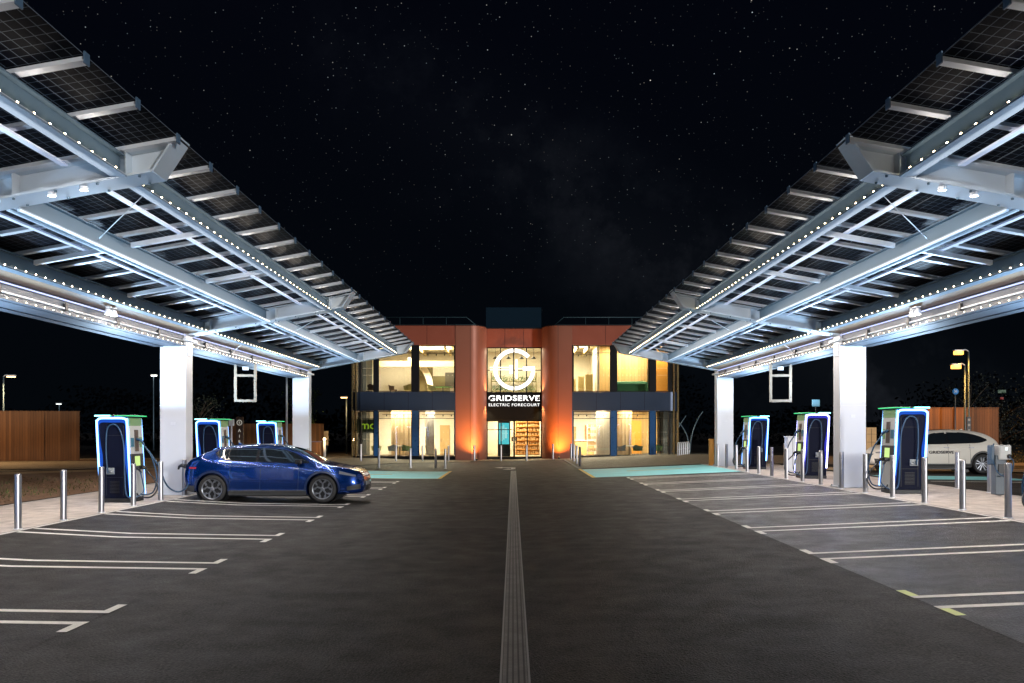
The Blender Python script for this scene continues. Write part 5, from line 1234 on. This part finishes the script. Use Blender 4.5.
def stars(scale,rad,thr,gain,pw):
    v=n.new('ShaderNodeTexVoronoi'); v.inputs['Scale'].default_value=scale; l.new(D,v.inputs['Vector'])
    core=M('SUBTRACT',1.0,M('DIVIDE',v.outputs['Distance'],rad),clamp=True)
    sp=n.new('ShaderNodeSeparateColor'); l.new(v.outputs['Color'],sp.inputs[0])
    br=M('MULTIPLY',M('POWER',M('DIVIDE',M('SUBTRACT',sp.outputs[0],thr,clamp=True),1-thr),pw),gain)
    i=M('MULTIPLY',core,br)
    mc=n.new('ShaderNodeMix'); mc.data_type='RGBA'; l.new(sp.outputs[1],mc.inputs[0]); mc.inputs[6].default_value=(.65,.85,1,1); mc.inputs[7].default_value=(1,.9,.78,1)
    s=n.new('ShaderNodeVectorMath'); s.operation='SCALE'; l.new(mc.outputs[2],s.inputs[0]); l.new(i,s.inputs['Scale']); return s.outputs[0]
s1=stars(150,.10,.1,.8,4.5); s2=stars(62,.045,.3,3.2,4.5); s3=stars(230,.15,.4,.22,2.4)
# milky way: band from upper left to lower right in the view (y forward)
u_=M('DIVIDE',sx.outputs[0],M('MAXIMUM',sx.outputs[1],.05)); w_=M('DIVIDE',sx.outputs[2],M('MAXIMUM',sx.outputs[1],.05))
# line through (-.25,.46) and (.2,.18)
dist=M('ABSOLUTE',M('MULTIPLY',M('ADD',M('ADD',w_,M('MULTIPLY',u_,.62)),-.305),.85))
band_=M('POWER',M('SUBTRACT',1.0,M('DIVIDE',dist,.13),clamp=True),1.5)
ns=n.new('ShaderNodeTexNoise'); ns.inputs['Scale'].default_value=9; ns.inputs['Detail'].default_value=8; ns.inputs['Roughness'].default_value=.65; l.new(D,ns.inputs['Vector'])
cl=M('MULTIPLY',M('SUBTRACT',ns.outputs['Fac'],.48,clamp=True),5.0,clamp=True)
mw=M('MULTIPLY',M('MULTIPLY',band_,M('ADD',cl,.25)),M('MULTIPLY_ADD',M('ADD',u_,.28,clamp=True),.018,.001))
mwc=n.new('ShaderNodeVectorMath'); mwc.operation='SCALE'; mwc.inputs[0].default_value=(.85,.92,1.15); l.new(mw,mwc.inputs['Scale'])
# base night gradient (a little lighter and greener near the horizon)
gr=n.new('ShaderNodeMix'); gr.data_type='RGBA'; l.new(M('MULTIPLY',sx.outputs[2],2.2,clamp=True),gr.inputs[0]); gr.inputs[6].default_value=(.0012,.0021,.0032,1); gr.inputs[7].default_value=(.0009,.0014,.0036,1)
a1=n.new('ShaderNodeVectorMath'); l.new(s1,a1.inputs[0]); l.new(s2,a1.inputs[1]); a0=n.new('ShaderNodeVectorMath'); l.new(a1.outputs[0],a0.inputs[0]); l.new(s3,a0.inputs[1])
hz=n.new('ShaderNodeVectorMath'); hz.operation='SCALE'; l.new(a0.outputs[0],hz.inputs[0]); l.new(M('MULTIPLY',M('SUBTRACT',sx.outputs[2],.12,clamp=True),3.6,clamp=True),hz.inputs['Scale'])
a2=n.new('ShaderNodeVectorMath'); l.new(hz.outputs[0],a2.inputs[0]); l.new(mwc.outputs[0],a2.inputs[1])
a3=n.new('ShaderNodeVectorMath'); l.new(a2.outputs[0],a3.inputs[0]); l.new(gr.outputs[2],a3.inputs[1])
l.new(a3.outputs[0],bg.inputs[0]); bg.inputs[1].default_value=1
W.cycles.sampling_method='NONE'

# ------------------------------------------------------------------ camera & render
cd=bpy.data.cameras.new('camera'); cam=bpy.data.objects.new('camera',cd); COL.objects.link(cam); sc.camera=cam
cam.location=(0,0,CZ); cam.rotation_euler=(R(90),0,0); cd.sensor_width=36; cd.lens=F/1024*36; cd.shift_x=-1/1024; cd.shift_y=88.5/1024; cd.clip_end=2000; cd.clip_start=.1
sc.view_settings.view_transform='Standard'; sc.view_settings.look='None'; sc.view_settings.exposure=0
sc.render.engine='CYCLES'; cy=sc.cycles
cy.use_denoising=True; cy.max_bounces=5; cy.diffuse_bounces=3; cy.glossy_bounces=3; cy.transparent_max_bounces=10; cy.sample_clamp_indirect=4; cy.sample_clamp_direct=0
cy.caustics_reflective=False; cy.caustics_refractive=False; cy.use_light_tree=True
try: cy.denoiser='OPENIMAGEDENOISE'
except Exception: pass
